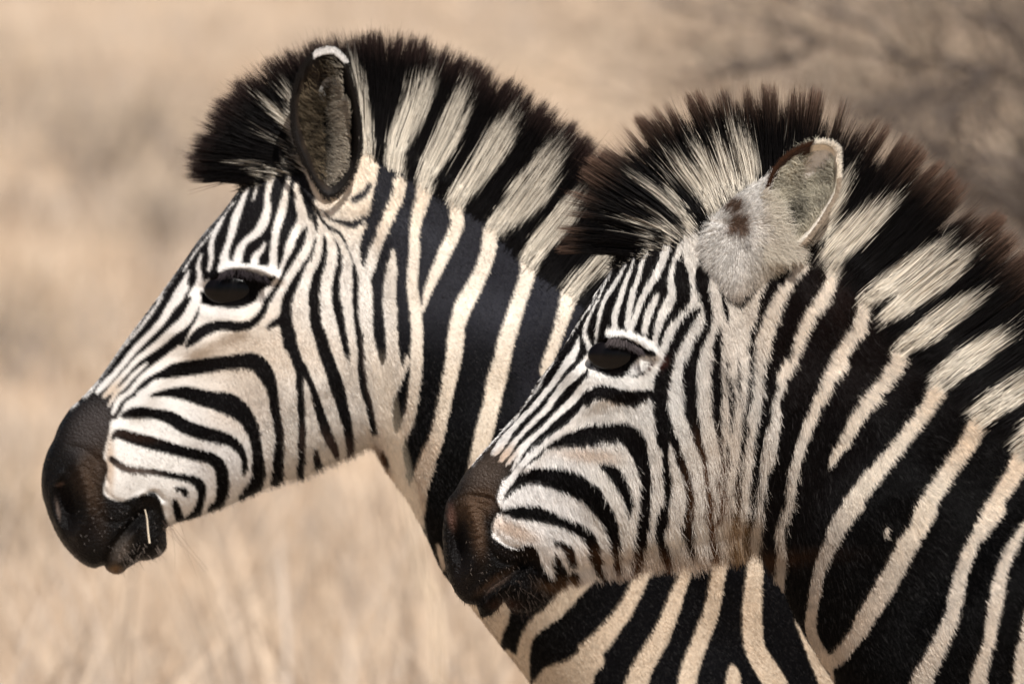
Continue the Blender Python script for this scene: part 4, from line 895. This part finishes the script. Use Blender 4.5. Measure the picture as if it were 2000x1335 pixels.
hm_b = [(900,1080,80),(960,1150,64),(930,950,78),(1040,1160,66),(1000,880,78),(1080,800,84),(1150,700,108),(1215,680,128),(1260,580,126),(1080,1020,84),(1200,950,102),(1350,820,118),(1400,950,108),(1340,480,110),(1400,420,92),(1520,600,116),(1600,850,140),(1600,500,92),(1750,650,100),(1750,1050,180),(1900,850,135),(2000,1250,260),(2300,1300,360),(2900,1350,410),(3600,1300,370)]
ln_b = [(900,1050,60),(980,1160,40),(1050,900,62),(1200,700,85),(1350,800,105),(1350,480,70),(1600,700,120),(1700,1000,140),(2000,1200,220),(2600,1300,320),(3600,1300,300)]
ft_b = [('r',[(905,975),(940,968),(968,985),(980,1015)],5,-5),('r',[(948,1060),(965,1085),(990,1100),(1020,1096)],5,-6),('r',[(960,1035),(985,1060),(1015,1070)],5,-4),('r',[(1012,1085),(1035,1092),(1045,1112)],4,-6),('g',1205,692,12,66,36,-16),('r',[(1180,662),(1215,658),(1250,669),(1278,692)],9,13),('r',[(1150,735),(1200,742),(1250,728),(1282,700)],11,3),
 ('r',[(1230,760),(1150,790),(1080,850),(1030,910)],18,9),('g',1340,850,20,105,140,12),('r',[(1430,540),(1462,660),(1480,800),(1462,980)],24,-12),
 ('g',893,1060,-6,18,50,-32),('r',[(884,985),(874,1020),(876,1060),(888,1100)],7,8),('r',[(915,985),(932,1030),(935,1075),(918,1120)],12,13),('w',928,1010,52,66,12,3.2),
 ('r',[(930,1182),(950,1150),(985,1125),(1022,1105)],7,-16),('r',[(945,1192),(965,1165),(1000,1140)],8,8),('g',1025,1100,0,12,12,-8),
 ('g',1020,1160,0,30,24,8),('g',1150,705,0,14,10,-8),('r',[(1700,1300),(1720,1000),(1850,800)],70,10),('g',1950,1250,0,140,180,20),('g',1170,575,-50,60,30,6)]
tn_b = [(1206,696,6,90,50,(.0015,.001,.001),.9,'b'),(955,915,-50,58,38,(.065,.048,.038),.9,'b'),(930,985,-30,46,30,(.065,.037,.021),.85,'b'),(932,1035,84,52,16,(.085,.05,.03),.75,'b'),(893,1062,84,58,18,(.004,.003,.003),.95,'all'),(882,1008,80,26,9,(.12,.065,.05),.8,'all'),
 (900,1140,-60,60,26,(.007,.005,.005),.8,'all'),(965,1135,-35,40,9,(.12,.08,.06),.7,'all'),(1000,1030,20,50,16,(.50,.34,.22),.6,'w'),(985,890,-45,30,18,(.5,.28,.12),.55,'w'),(985,1180,0,30,12,(.05,.02,.012),.6,'all'),
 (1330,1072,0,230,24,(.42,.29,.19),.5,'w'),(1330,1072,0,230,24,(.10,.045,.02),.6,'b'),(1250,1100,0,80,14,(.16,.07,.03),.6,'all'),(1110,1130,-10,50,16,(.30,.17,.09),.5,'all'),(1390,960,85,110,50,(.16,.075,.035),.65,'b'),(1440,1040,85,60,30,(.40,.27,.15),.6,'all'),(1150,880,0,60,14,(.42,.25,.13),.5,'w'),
 (1640,560,0,60,60,(.03,.014,.01),.2,'b'),(1278,710,-40,24,10,(.10,.03,.02),.8,'b'),(1420,820,85,220,40,(.50,.40,.31),.35,'w')]
def bs_b(x, y): return np.sin((x-(y-1000)*.22+24*np.sin(y/140.0))/36.0)+.1
zB = Zebra(11.65, out_b, B_MARKS, 1.0, B_MANE, hm_b, ln_b, ft_b, tn_b, (830, 3960), (40, 1960), bs_b,
           'zebra at the right, in front, with fluffy pale ear and spiky brown-tipped mane', 8)
zB.whites = [(1050,1000,.67,.65,.63),(1250,730,.64,.62,.59),(1250,950,.65,.62,.58),(1450,800,.63,.59,.54),(1600,700,.66,.58,.49),(1750,900,.66,.59,.50),(1900,800,.68,.57,.45),(1600,1250,.46,.39,.32),(1900,1250,.62,.55,.47),(1550,1100,.42,.37,.32)]  # darker rows at the lower front neck paint its shaded underside
zB.blacks = [(1050,1000,.002,.0015,.0015),(1300,800,.004,.003,.003),(1600,900,.004,.003,.003),(1750,1000,.002,.0018,.0018),(1600,650,.005,.0025,.002),(1900,1200,.002,.0018,.0018)]
zB.nofur = [(1202,692,58,33)]
gB = py_of_z(0, 11.65)
legs_b = [([(1980,1500,170,100),(1960,1850,120,115),(1950,2150,80,120),(1950,2430,70,120),(1950,2740,44,120),(1955,2930,54,120),(1935,gB-75,46,120),(1920,gB,74,120)],'foot'),
          ([(2080,1500,170,-100),(2090,1850,120,-115),(2080,2150,80,-120),(2080,2430,70,-120),(2080,2740,44,-120),(2085,2930,54,-120),(2065,gB-75,46,-120),(2050,gB,74,-120)],'foot'),
          ([(3600,1500,250,125),(3620,1850,180,135),(3660,2150,105,130),(3750,2440,70,125),(3710,2720,52,125),(3690,2940,56,125),(3665,gB-75,48,125),(3650,gB,76,125)],'foot'),
          ([(3500,1500,250,-125),(3510,1850,180,-135),(3550,2150,105,-130),(3630,2440,70,-125),(3590,2720,52,-125),(3570,2940,56,-125),(3545,gB-75,48,-125),(3530,gB,76,-125)],'foot'),
          ([(3800,1000,42,0),(3930,1250,34,0),(3960,1650,28,0),(3950,2000,22,0)],'tip')]
bare_b = [(925,905),(945,898),(985,905),(995,930),(985,965),(970,1000),(966,1045),(1000,1062),(1040,1055),(1055,1080),(1060,1120),(1070,1200),(940,1240),(850,1200),(840,1000),(880,930)]
zB.build_body((850, 2010), (60, 1370), legs_b, bare_b)
dir_b = [(930,950,-.3,.9),(940,1100,.2,.9),(950,880,-.7,.7),(1060,740,-.6,.8),(1200,600,-.2,.98),(1290,560,.1,1),(1240,700,.6,.8),(1020,1000,.5,.86),(1100,960,.35,.94),(1150,1060,.5,.86),(1250,1000,.3,.95),(1350,850,.22,.97),(1330,1040,.25,.97),(1420,700,.25,.97),(1450,950,.12,1),(1500,600,.4,.9),(1600,650,.55,.85),(1650,850,.32,.95),(1550,900,.12,1),(1750,750,.75,.66),(1750,1000,.5,.87),(1850,900,.75,.66),(1900,1000,.7,.7),(1600,1200,.35,.94),(1900,1250,.6,.8),(1990,900,.75,.66)]
len_b = [(930,950,4),(920,1080,3),(1000,1150,9),(1000,880,8),(1050,800,8),(1060,1000,14),(1130,1000,24),(1200,700,8),(1250,600,10),(1250,950,24),(1300,850,20),(1350,1050,40),(1200,1080,34),(1120,1110,26),(1430,980,42),(1430,760,32),(1420,600,22),(1550,800,22),(1600,620,20),(1700,900,16),(1850,950,16),(1600,1200,12),(1900,1250,16)]
reg_b = [(850,850),(1180,480),(1300,330),(1500,300),(1700,430),(2040,680),(2040,1375),(1600,1375),(1400,1110),(1060,1220),(850,1220)]
zB.fur('coat_fur', 360000, reg_b, dir_b, len_b, width=.92, liftf=.2, glint=.10)
# loose jaw fringe
zB.fur('jaw_hair', 9000, [(1120,1070),(1200,1040),(1300,1020),(1400,1010),(1470,1000),(1478,1046),(1430,1062),(1300,1080),(1180,1106),(1110,1126)], [(1120,1080,.5,.85),(1300,1040,.25,.97),(1460,1020,.05,1)], [(1120,1100,24),(1250,1050,34),(1350,1050,40),(1450,1030,40)], K=6, width=.9, liftf=.3, hold=.9)
ro_b = [(1200,520),(1215,490),(1245,450),(1280,405),(1320,365),(1370,335),(1430,320),(1500,330),(1580,370),(1650,425),(1730,490),(1800,550),(1870,615),(1950,690),(2060,770),(2060,930),(1977,880),(1891,812),(1812,742),(1741,680),(1670,585),(1604,522),(1540,505),(1450,470),(1380,455),(1330,462),(1290,478),(1240,500)]
mo_b = [(1215,512),(1190,496),(1150,502),(1104,506),(1094,470),(1104,424),(1124,368),(1158,318),(1208,268),(1258,230),(1316,200),(1384,182),(1450,172),(1520,170),(1580,178),(1650,200),(1705,232),(1765,272),(1835,330),(1905,386),(1965,446),(2020,500),(2120,600),(2320,760),(2320,1400),(1300,1300),(1240,540)]
md_b = [(1215,500,-1,0),(1150,490,-1,.05),(1130,440,-1,-.1),(1170,340,-.85,-.55),(1250,460,-.95,-.25),(1250,380,-.85,-.55),(1250,260,-.65,-.75),(1320,420,-.72,-.7),(1340,330,-.6,-.8),(1350,230,-.45,-.9),(1400,400,-.38,-.92),(1420,300,-.25,-1),(1450,210,-.15,-1),(1490,380,-.05,-1),(1540,220,.03,-1),(1560,350,.15,-1),(1600,240,.22,-1),(1640,450,.68,-.73),(1660,350,.5,-.85),(1700,280,.55,-.84),(1740,560,.78,-.62),(1760,450,.72,-.7),(1800,380,.7,-.7),(1830,640,.8,-.6),(1850,520,.78,-.62),(1900,470,.76,-.65),(1940,720,.82,-.57),(1960,600,.8,-.6),(2040,800,.82,-.57)]
zB.mane(62000, ro_b, mo_b, md_b, (.72, 1.02, (.18, .11, .078)), 19, .30, 'spiky cream and dark brown mane of the right zebra', width=.85, thin=.21)

# ------------------------------------------------------------------ ears
def lumpy(px, py, cell, s): return vnoise(px, py, cell, s)
def ear_cols_a(px, py, lev, h):
    t = np.clip(lev/12.0, 0, 1); n1 = vnoise(px, py, 14, 5)*.5+.5
    inner = np.array([.026, .017, .011])*(.3+1.1*n1[:, None]); dark = np.array([.008, .006, .005])
    dl = np.exp(-((px-(650+(py-240)*.06))/22.0)**2)
    c = inner*(1-dl[:, None]*.85)+dark*dl[:, None]*.85
    rimb = (lev <= np.where(px > 640, 3, 1))[:, None]; c = np.where(rimb, dark, c)
    
    tip = (py < 124) & (px > 612) & (lev <= 0); c = np.where(tip[:, None], np.array([.72, .69, .66]), c)
    c = np.where((lev < -1)[:, None], np.array([.66, .62, .57]), c)
    return c
rim_a = [(632,101),(648,100),(662,108),(674,122),(682,150),(691,190),(698,235),(701,285),(693,325),(680,352),(662,376),(644,386),(628,378),(612,350),(596,315),(582,280),(574,240),(573,195),(582,155),(598,125),(615,108)]
ear(zA, rim_a, lambda x, y: 108+16*np.exp(-((x-585)/25.0)**2)-np.clip((300-y)*.05, -10, 20), (645, 262), 62, [((640, 260), 62, .9), ((640, 280), 40, .55)], ear_cols_a, 1)
ear(zA, rim_a, lambda x, y: 108+16*np.exp(-((x-585)/25.0)**2)-np.clip((300-y)*.05, -10, 20), (645, 262), 62, [((640, 260), 62, .9), ((640, 280), 40, .55)], ear_cols_a, -1)
def hair_tufts(z, name, P0, D, L, H0, H1, C, K=5, width=1.2, curl=.25, label=None):
    N = len(P0); s = np.linspace(0, 1, K)[None]; a = np.arctan2(D[:, 1], D[:, 0])+RNG.normal(0, .22, N)
    bend = RNG.normal(0, curl, N)[:, None]; aa = a[:, None]+bend*s
    X = P0[:, :1]+np.cumsum(np.cos(aa), 1)*L[:, None]/K; Yp = P0[:, 1:2]+np.cumsum(np.sin(aa), 1)*L[:, None]/K
    h = H0[:, None]*(1-s)+H1[:, None]*s+np.sin(s*math.pi)*L[:, None]*.12
    R = width*.5*z.Y*S2R*np.linspace(1, .2, K)[None]*RNG.uniform(.6, 1.2, (N, 1))
    o = curves_obj(name, side(X, Yp, h, z.Y), R, np.repeat(C[:, None], K, 1), M_FUR, z.root); tag(o, label, kind='stuff'); return o
def ring_samples(poly, n, lo, hi):
    c, R0, q = resample_ring(poly, 720); k = RNG.integers(0, 720, n); t = RNG.uniform(lo, hi, n)
    P = c+(R0[k]-c)*t[:, None]; d = c-P; d /= np.linalg.norm(d, axis=1)[:, None]+1e-6
    return P, d, t
# inside hair of the left zebra's ear: from the right wall towards the dark channel, and from the lower left
N = 11000; P, d, t = ring_samples(rim_a, N, .30, .93)
right = P[:, 0] > 648; D = np.where(right[:, None], np.array([-.85, -.45]), np.array([.55, .75]))+RNG.normal(0, .2, (N, 2))
tone = np.clip((P[:, 0]-648-(P[:, 1]-240)*.06)/34, 0, 1)*.8+np.clip((P[:, 1]-270)/90, 0, 1)*.35+.12*vnoise(P[:, 0], P[:, 1], 22, 31)+.18; C = (np.array([.44, .38, .30])*(np.clip(tone*1.6-.35, .02, 1))[:, None])*RNG.uniform(.3, 1.15, (N, 1)); C = np.where(right[:, None], C, np.array([.26, .20, .13])*RNG.uniform(.1, 1.1, (N, 1))*(.5+.5*vnoise(P[:, 0], P[:, 1], 12, 41))[:, None])
keep = (~right & (RNG.uniform(0, 1, N) < .55)) | (right & (P[:, 0] < 688-(P[:, 1] < 200)*14) & (RNG.uniform(0, 1, N) < .95)); keep &= ~((P[:, 1] < 170) & (RNG.uniform(0, 1, N) < .6))
hair_tufts(zA, 'ear_hair', P[keep], D[keep], RNG.uniform(10, 26, keep.sum()), 104-55*(1-t[keep]), 98-50*(1-t[keep]), C[keep], width=.95, curl=.4)
# short pelt on the rim and tip
P, d, t = ring_samples(rim_a, 5200, .93, 1.02); tipw = (P[:, 1] < 128) & (P[:, 0] > 612)
lf = (P[:, 1] > 9999)
C = np.where(tipw[:, None], np.array([.74, .71, .68]), np.where(lf[:, None], np.array([.55, .50, .43]), np.array([.010, .008, .007])))*RNG.uniform(.7, 1.15, (len(P), 1))
hair_tufts(zA, 'ear_rim_fur', P, -d*.5+np.array([.1, -.3]), np.full(len(P), 9.0), np.full(len(P), 124.0)+np.where(P[:, 0] < 600, 14, 0), np.full(len(P), 124.0)+np.where(P[:, 0] < 600, 12, 0), C, K=4)

rim_b = [(1500,368),(1510,339),(1530,313),(1555,294),(1580,284),(1604,279),(1622,282),(1635,294),(1637,312),(1636,345),(1630,380),(1612,412),(1594,440),(1572,468),(1548,484),(1527,474),(1508,450),(1496,420),(1493,392)]
def ear_cols_b(px, py, lev, h):
    n1 = vnoise(px, py, 16, 6)*.5+.5
    c = np.array([.42, .385, .31])*(.6+.7*n1[:, None])
    dk = np.exp(-(((px-1545-(py-400)*.15)/20.0)**2+((py-412)/36.0)**2)); c = c*(1-dk[:, None]*.93)+np.array([.012, .008, .006])*dk[:, None]*.93  # shadow down the ear funnel painted as a soft dark spot
    rim = (lev <= 3) & (px < 1585) & (py < 380); c = np.where(rim[:, None], np.array([.03, .014, .009]), c)
    tip = (lev <= 3) & (px >= 1585) & (py < 330); c = np.where(tip[:, None], np.array([.66, .58, .48]), c)
    low = (lev <= 2) & (py >= 380); c = np.where(low[:, None], np.array([.60, .54, .46]), c)
    return np.where((lev < -1)[:, None], np.array([.6, .56, .51]), c)
hb = lambda x, y: 121+np.clip((np.asarray(y)-400)*.12, -16, 12)-np.clip((np.asarray(x)-1570)*.22, 0, 14)-np.clip((1575-np.asarray(x))/40, 0, 1)*np.clip((np.asarray(y)-390)/40, 0, 1)*11
ear(zB, rim_b, hb, (1556, 404), 66, [((1562, 385), 84, .92), ((1545, 410), 60, .6)], ear_cols_b, 1)
ear(zB, rim_b, hb, (1556, 404), 66, [((1562, 385), 84, .92), ((1545, 410), 60, .6)], ear_cols_b, -1)
# the furry root of the ear
root_b = [(1604,281),(1575,287),(1548,298),(1522,318),(1508,334),(1484,352),(1458,368),(1430,388),(1406,410),(1384,438),(1372,470),(1378,500),(1396,528),(1416,552),(1438,566),(1460,552),(1484,532),(1514,518),(1550,498),(1580,464),(1604,428),(1624,392),(1634,345),(1634,310),(1622,286)]
rimo_c, rimo_P, rimo_q = resample_ring(rim_b, 360)
def in_rim(x, y, k):
    a = np.arctan2(y-rimo_c[1], x-rimo_c[0]); r = np.interp(a, rimo_q, np.linalg.norm(rimo_P-rimo_c, axis=1), period=2*math.pi)
    return np.clip((k-np.hypot(x-rimo_c[0], y-rimo_c[1])/r)/.12, 0, 1)
def root_h(x, y, t):
    return 98+26*np.sqrt(np.maximum(0, 1-t*t))*np.clip((np.asarray(y)-250)/150, .25, 1)+(1470-np.asarray(x))*-.06
def ear_root(z, poly, h0, H, sgn, colf):
    n = 220; c = np.array([1490., 440.]); P_ = crom(poly, 10, True); d = P_-c; aa = np.arctan2(d[:, 1], d[:, 0]); o = np.argsort(aa)
    q = np.arange(n)*2*math.pi/n-math.pi; rr = np.interp(q, aa[o], np.hypot(d[:, 0], d[:, 1])[o], period=2*math.pi)
    R0 = np.stack([c[0]+rr*np.cos(q), c[1]+rr*np.sin(q)], 1); rings = [np.column_stack([R0, np.full(n, 60.0)])]
    for r in list(np.linspace(1, .1, 40))+[.01]:
        P = c+(R0-c)*r; h = root_h(P[:, 0], P[:, 1], r)+vnoise(P[:, 0], P[:, 1], 26, 9)*2
        rings.append(np.column_stack([P, h-(h-45)*in_rim(P[:, 0], P[:, 1], .97)]))
    A, F = loft(rings)
    return mesh_obj('ear_root', side(A[:, 0], A[:, 1], sgn*A[:, 2], z.Y), F, M_EAR, z.root, colf(A[:, 0], A[:, 1])), (c, q, rr)
def rootcol_b(px, py):
    c = np.repeat(np.array([[.74, .71, .67]]), len(px), 0)
    tn_ = np.clip((px-1470+(py-430)*.3)/60, 0, 1)[:, None]*.75; c = c*(1-tn_)+np.array([.52, .44, .33])*tn_
    wh = np.exp(-((px-1457)**2+(py-474)**2)/36.0)[:, None]*.85; c = c*(1-wh)+np.array([.05, .03, .02])*wh
    w = np.exp(-(((px-1427)/20.0)**2+((py-406)/15.0)**2))+np.exp(-(((px-1441)/20.0)**2+((py-438)/17.0)**2))
    w = np.clip(w*2.0*(.8+.4*vnoise(px, py, 9, 2)), 0, .95)[:, None]; c = c*(1-w)+np.array([.075, .036, .018])*w
    sh = np.clip(np.exp(-((px-1500+(py-400)*.2)/12.0)**2)*(py < 440)*.45, 0, 1)[:, None]; c = c*(1-sh)+np.array([.40, .34, .27])*sh
    g = np.clip((py-520)/60, 0, 1)[:, None]*.5; return c*(1-g)+np.array([.42, .33, .26])*g
_, (ec, eq, er) = ear_root(zB, root_b, 104, 48, 1, rootcol_b); ear_root(zB, root_b, 104, 48, -1, rootcol_b)
N = 30000; P = np.stack([RNG.uniform(1365, 1640, N), RNG.uniform(278, 570, N)], 1)
d = P-ec; t = np.hypot(d[:, 0], d[:, 1])/np.interp(np.arctan2(d[:, 1], d[:, 0]), eq, er, period=2*math.pi)
ok = (t < 1) & (in_rim(P[:, 0], P[:, 1], 1.04) < RNG.uniform(0, .4, N)) & ~((P[:, 0] > 1575) & (P[:, 1] < 420)); P, t = P[ok], t[ok]; N = len(P)
hs = root_h(P[:, 0], P[:, 1], t)+1
D = (P-np.array([1456, 466.]))/80.0+np.array([.2, .6]); up = np.clip((446-P[:, 1])/26, 0, 1)[:, None]
D = D*(1-up)+np.array([.72, -.66])*up+RNG.normal(0, .08, (N, 2))
hair_tufts(zB, 'ear_root_fur', P, D, RNG.uniform(10, 19, N)+np.clip((P[:, 1]-460)*.2, 0, 18), hs, hs+1+2*RNG.uniform(0, 1, N), rootcol_b(P[:, 0], P[:, 1])*(RNG.uniform(.6, 1.15, (N, 1))*(1+.25*vnoise(P[:, 0], P[:, 1], 5, 8)+.12*vnoise(P[:, 0], P[:, 1], 14, 9))[:, None]), width=.9, curl=.15)
N = 9000; P, d, t = ring_samples(rim_b, N, .2, .95)
D = np.array([.55, .15])+d*.6+RNG.normal(0, .35, (N, 2)); left = P[:, 0] < 1556
D = np.where(left[:, None], np.array([.8, .25])+RNG.normal(0, .35, (N, 2)), np.array([-.1, -.9])+RNG.normal(0, .3, (N, 2)))
tone = vnoise(P[:, 0], P[:, 1], 15, 33)*.5+.5; C = np.array([.64, .585, .46])*(.3+.85*tone[:, None])*RNG.uniform(.5, 1.1, (N, 1))
dk = np.exp(-(((P[:, 0]-1547)/20.0)**2+((P[:, 1]-414)/34.0)**2)); C = C*(1-.9*dk[:, None]); keep = RNG.uniform(0, 1, N) > dk*.6  # hair colour darkened around the funnel's painted shadow
hair_tufts(zB, 'ear_hair', P[keep], D[keep], RNG.uniform(8, 24, keep.sum()), hb(P[keep, 0], P[keep, 1])-66*(1-t[keep])-6, hb(P[keep, 0], P[keep, 1])-4-60*(1-t[keep]), C[keep], curl=.8)
N = 2600; P = np.stack([RNG.uniform(1478, 1560, N), RNG.uniform(380, 500, N)], 1); P = P[(P[:, 0]-1480)*.9 < (P[:, 1]-372)*1.0]; P = P[(P[:, 0] < 1512+(P[:, 1]-400)*.5)]; N = len(P)
hair_tufts(zB, 'ear_fringe', P, np.array([.85, .15])+np.column_stack([RNG.normal(0, .2, N), (P[:, 1]-430)/110.0+RNG.normal(0, .25, N)]), RNG.uniform(18, 40, N), np.full(N, 121.0), np.full(N, 126.0), np.array([.72, .66, .56])*RNG.uniform(.55, 1.1, (N, 1)), K=6, width=.9, curl=.35)
P, d, t = ring_samples(rim_b, 4200, .95, 1.02); bk = (P[:, 0] < 1588) & (P[:, 1] < 375); tp = (P[:, 0] >= 1588) & (P[:, 1] < 350)
C = np.where(bk[:, None], np.array([.04, .018, .010]), np.where(tp[:, None], np.array([.72, .65, .55]), np.array([.36, .29, .22])))*RNG.uniform(.6, 1.15, (len(P), 1))
hair_tufts(zB, 'ear_rim_fur', P, -d*.4+np.array([.4, -.4]), RNG.uniform(7, 12, len(P)), hb(P[:, 0], P[:, 1]), hb(P[:, 0], P[:, 1])+1, C, K=4)

# ------------------------------------------------------------------ eyes, lashes, whiskers
def eye(z, cx, cy, rx, ry, rz, h, sgn, tilt):
    U, Vn = 40, 26; V = []; F = []; ca, sa = math.cos(tilt), math.sin(tilt)
    for i in range(Vn+1):
        th = math.pi*i/Vn
        for j in range(U):
            ph = 2*math.pi*j/U; a = rx*math.sin(th)*math.cos(ph); b = ry*math.cos(th); c = rz*math.sin(th)*math.sin(ph)
            V.append((cx+a*ca-b*sa, cy+a*sa+b*ca, sgn*(h+c)))
    for i in range(Vn):
        for j in range(U): F.append((i*U+j, i*U+(j+1) % U, (i+1)*U+(j+1) % U, (i+1)*U+j))
    V = np.array(V); return mesh_obj('eye', side(V[:, 0], V[:, 1], V[:, 2], z.Y), F, M_EYE, z.root)
def lashes(z, lid, n, col, L=24, name='eyelashes'):
    q = crom(lid, 12, False); k = RNG.integers(0, len(q)-1, n); P = q[k]+RNG.normal(0, 1.5, (n, 2)); tt = k/len(q)
    K = 5; s = np.linspace(0, 1, K)[None]
    dx = (tt-.45)*.9+RNG.normal(0, .12, n); X = P[:, :1]+dx[:, None]*L*s*.8; Yp = P[:, 1:]+L*(s-.35*s*s)*RNG.uniform(.7, 1.1, (n, 1))
    h = z.h(P[:, 0], P[:, 1])[:, None]+4+L*(s**.7)*.85
    R = .55*z.Y*S2R*np.linspace(1, .25, K)[None]*np.ones((n, 1)); c = np.array(col)*RNG.uniform(.4, 1.3, (n, 1))
    o = curves_obj(name, side(X, Yp, h, z.Y), R, np.repeat(c[:, None], K, 1), M_FUR, z.root); tag(o, kind='stuff')
for sg in (1, -1):
    eye(zA, 458, 568, 60, 33, 20, float(zA.h(458, 566))-9, sg, .04)
    eye(zB, 1204, 696, 56, 33, 20, float(zB.h(1208, 695))-9, sg, .08)
lashes(zA, [(432,534),(450,528),(475,529),(500,535),(520,543)], 200, (.035, .028, .03))
lashes(zB, [(1190,662),(1212,664),(1235,672),(1255,684)], 200, (.09, .075, .075))
def whiskers(z, spots, col, name='whiskers'):
    Ps = []; Rs = []; Cs = []; K = 6; s = np.linspace(0, 1, K)
    for (x, y, dx, dy, L, bend, c, w) in spots:
        h = float(z.h(x, y)); hx, hy = float(z.hx(x, y)), float(z.hy(x, y)); nn = math.sqrt(1+hx*hx+hy*hy)
        X = x+dx*L*s+bend*s*s*L*dy; Yp = y+dy*L*s-bend*s*s*L*dx; lf = min(L, 14)*.6*s
        Ps.append(side(X-hx/nn*lf, Yp-hy/nn*lf, h+lf/nn, z.Y)); Rs.append(w*.5*z.Y*S2R*np.linspace(1, .3, K)); Cs.append(np.tile(np.array(c), (K, 1)))
    o = curves_obj(name, np.array(Ps), np.array(Rs), np.array(Cs), M_FUR, z.root); tag(o, kind='stuff')
sp = []
for _ in range(60):
    x, y = RNG.uniform(150, 320), RNG.uniform(990, 1085)
    if zA.inside(x, y) > .5: sp.append((x, y, RNG.normal(.35, .25), .9, RNG.uniform(2, 4.5), 0, (.15, .13, .12), .8))
for _ in range(70):
    x, y = RNG.uniform(225, 325), RNG.uniform(1060, 1120)
    if zA.inside(x, y) > .5: sp.append((x, y, RNG.normal(.2, .5), .9, RNG.uniform(6, 16), .2, (.16, .13, .11), .9))
for _ in range(9): sp.append((RNG.uniform(315, 350), RNG.uniform(1015, 1030), RNG.uniform(.3, .8), RNG.uniform(.6, 1), RNG.uniform(60, 130), RNG.uniform(-.35, .1), (.12, .08, .07), .55))
whiskers(zA, sp, None)
sp = []
for _ in range(55):
    x, y = RNG.uniform(900, 1050), RNG.uniform(1055, 1150)
    if zB.inside(x, y) > .5: sp.append((x, y, RNG.normal(.4, .25), .9, RNG.uniform(2.5, 6), 0, (.15, .12, .10), .8))
for _ in range(110):
    x, y = RNG.uniform(960, 1080), RNG.uniform(1120, 1195)
    if zB.inside(x, y) > .5: sp.append((x, y, RNG.normal(.4, .4), .8, RNG.uniform(6, 20), RNG.normal(0, .15), (.05, .036, .028), .8))
whiskers(zB, sp, None)

# ------------------------------------------------------------------ straw in the mouth, stalks in front
def stalk(name, pts, r, Y, hs, col, label, cat, group=None):
    q = crom(pts, 6, False); K = len(q); ns = 6; a = np.arange(ns)*2*math.pi/ns; ring = []
    P = side(q[:, 0], q[:, 1], np.full(K, hs), Y)
    V = []; F = []
    for i in range(K):
        rr = r*(1-.5*i/K)
        for t in a: V.append(P[i]+np.array([math.cos(t)*rr, math.sin(t)*rr, 0]))
    for i in range(K-1):
        for j in range(ns): F.append((i*ns+j, i*ns+(j+1) % ns, (i+1)*ns+(j+1) % ns, (i+1)*ns+j))
    o = mesh_obj(name, np.array(V), F, M_STRAW, None, np.tile(np.array(col), (len(V), 1))); tag(o, label, cat, group); return o
stalk('straw', [(292,1060),(289,1035),(287,1012),(283,994)], .0012, 12.3, 92, (.74, .64, .50), 'short pale grass stem hanging from the corner of the left zebra\'s mouth', 'straw')
def field_stalk(pts, Y, label, r=.004):
    y0 = py_of_z(0, Y); stalk('grass_stalk', [(pts[-1][0]+60, y0)]+[(pts[-1][0]+25, (y0+pts[-1][1])/2)]+pts[::-1], r, Y, 0, (.70, .58, .43), label, 'grass stalk')
field_stalk([(747,700),(752,760),(764,830),(784,920),(806,1020),(830,1150),(856,1335)], 7.6, 'tall blurred dry stalk crossing the left zebra\'s throat', .0018)
print('script built in %.1f s' % (time.time()-T_START))
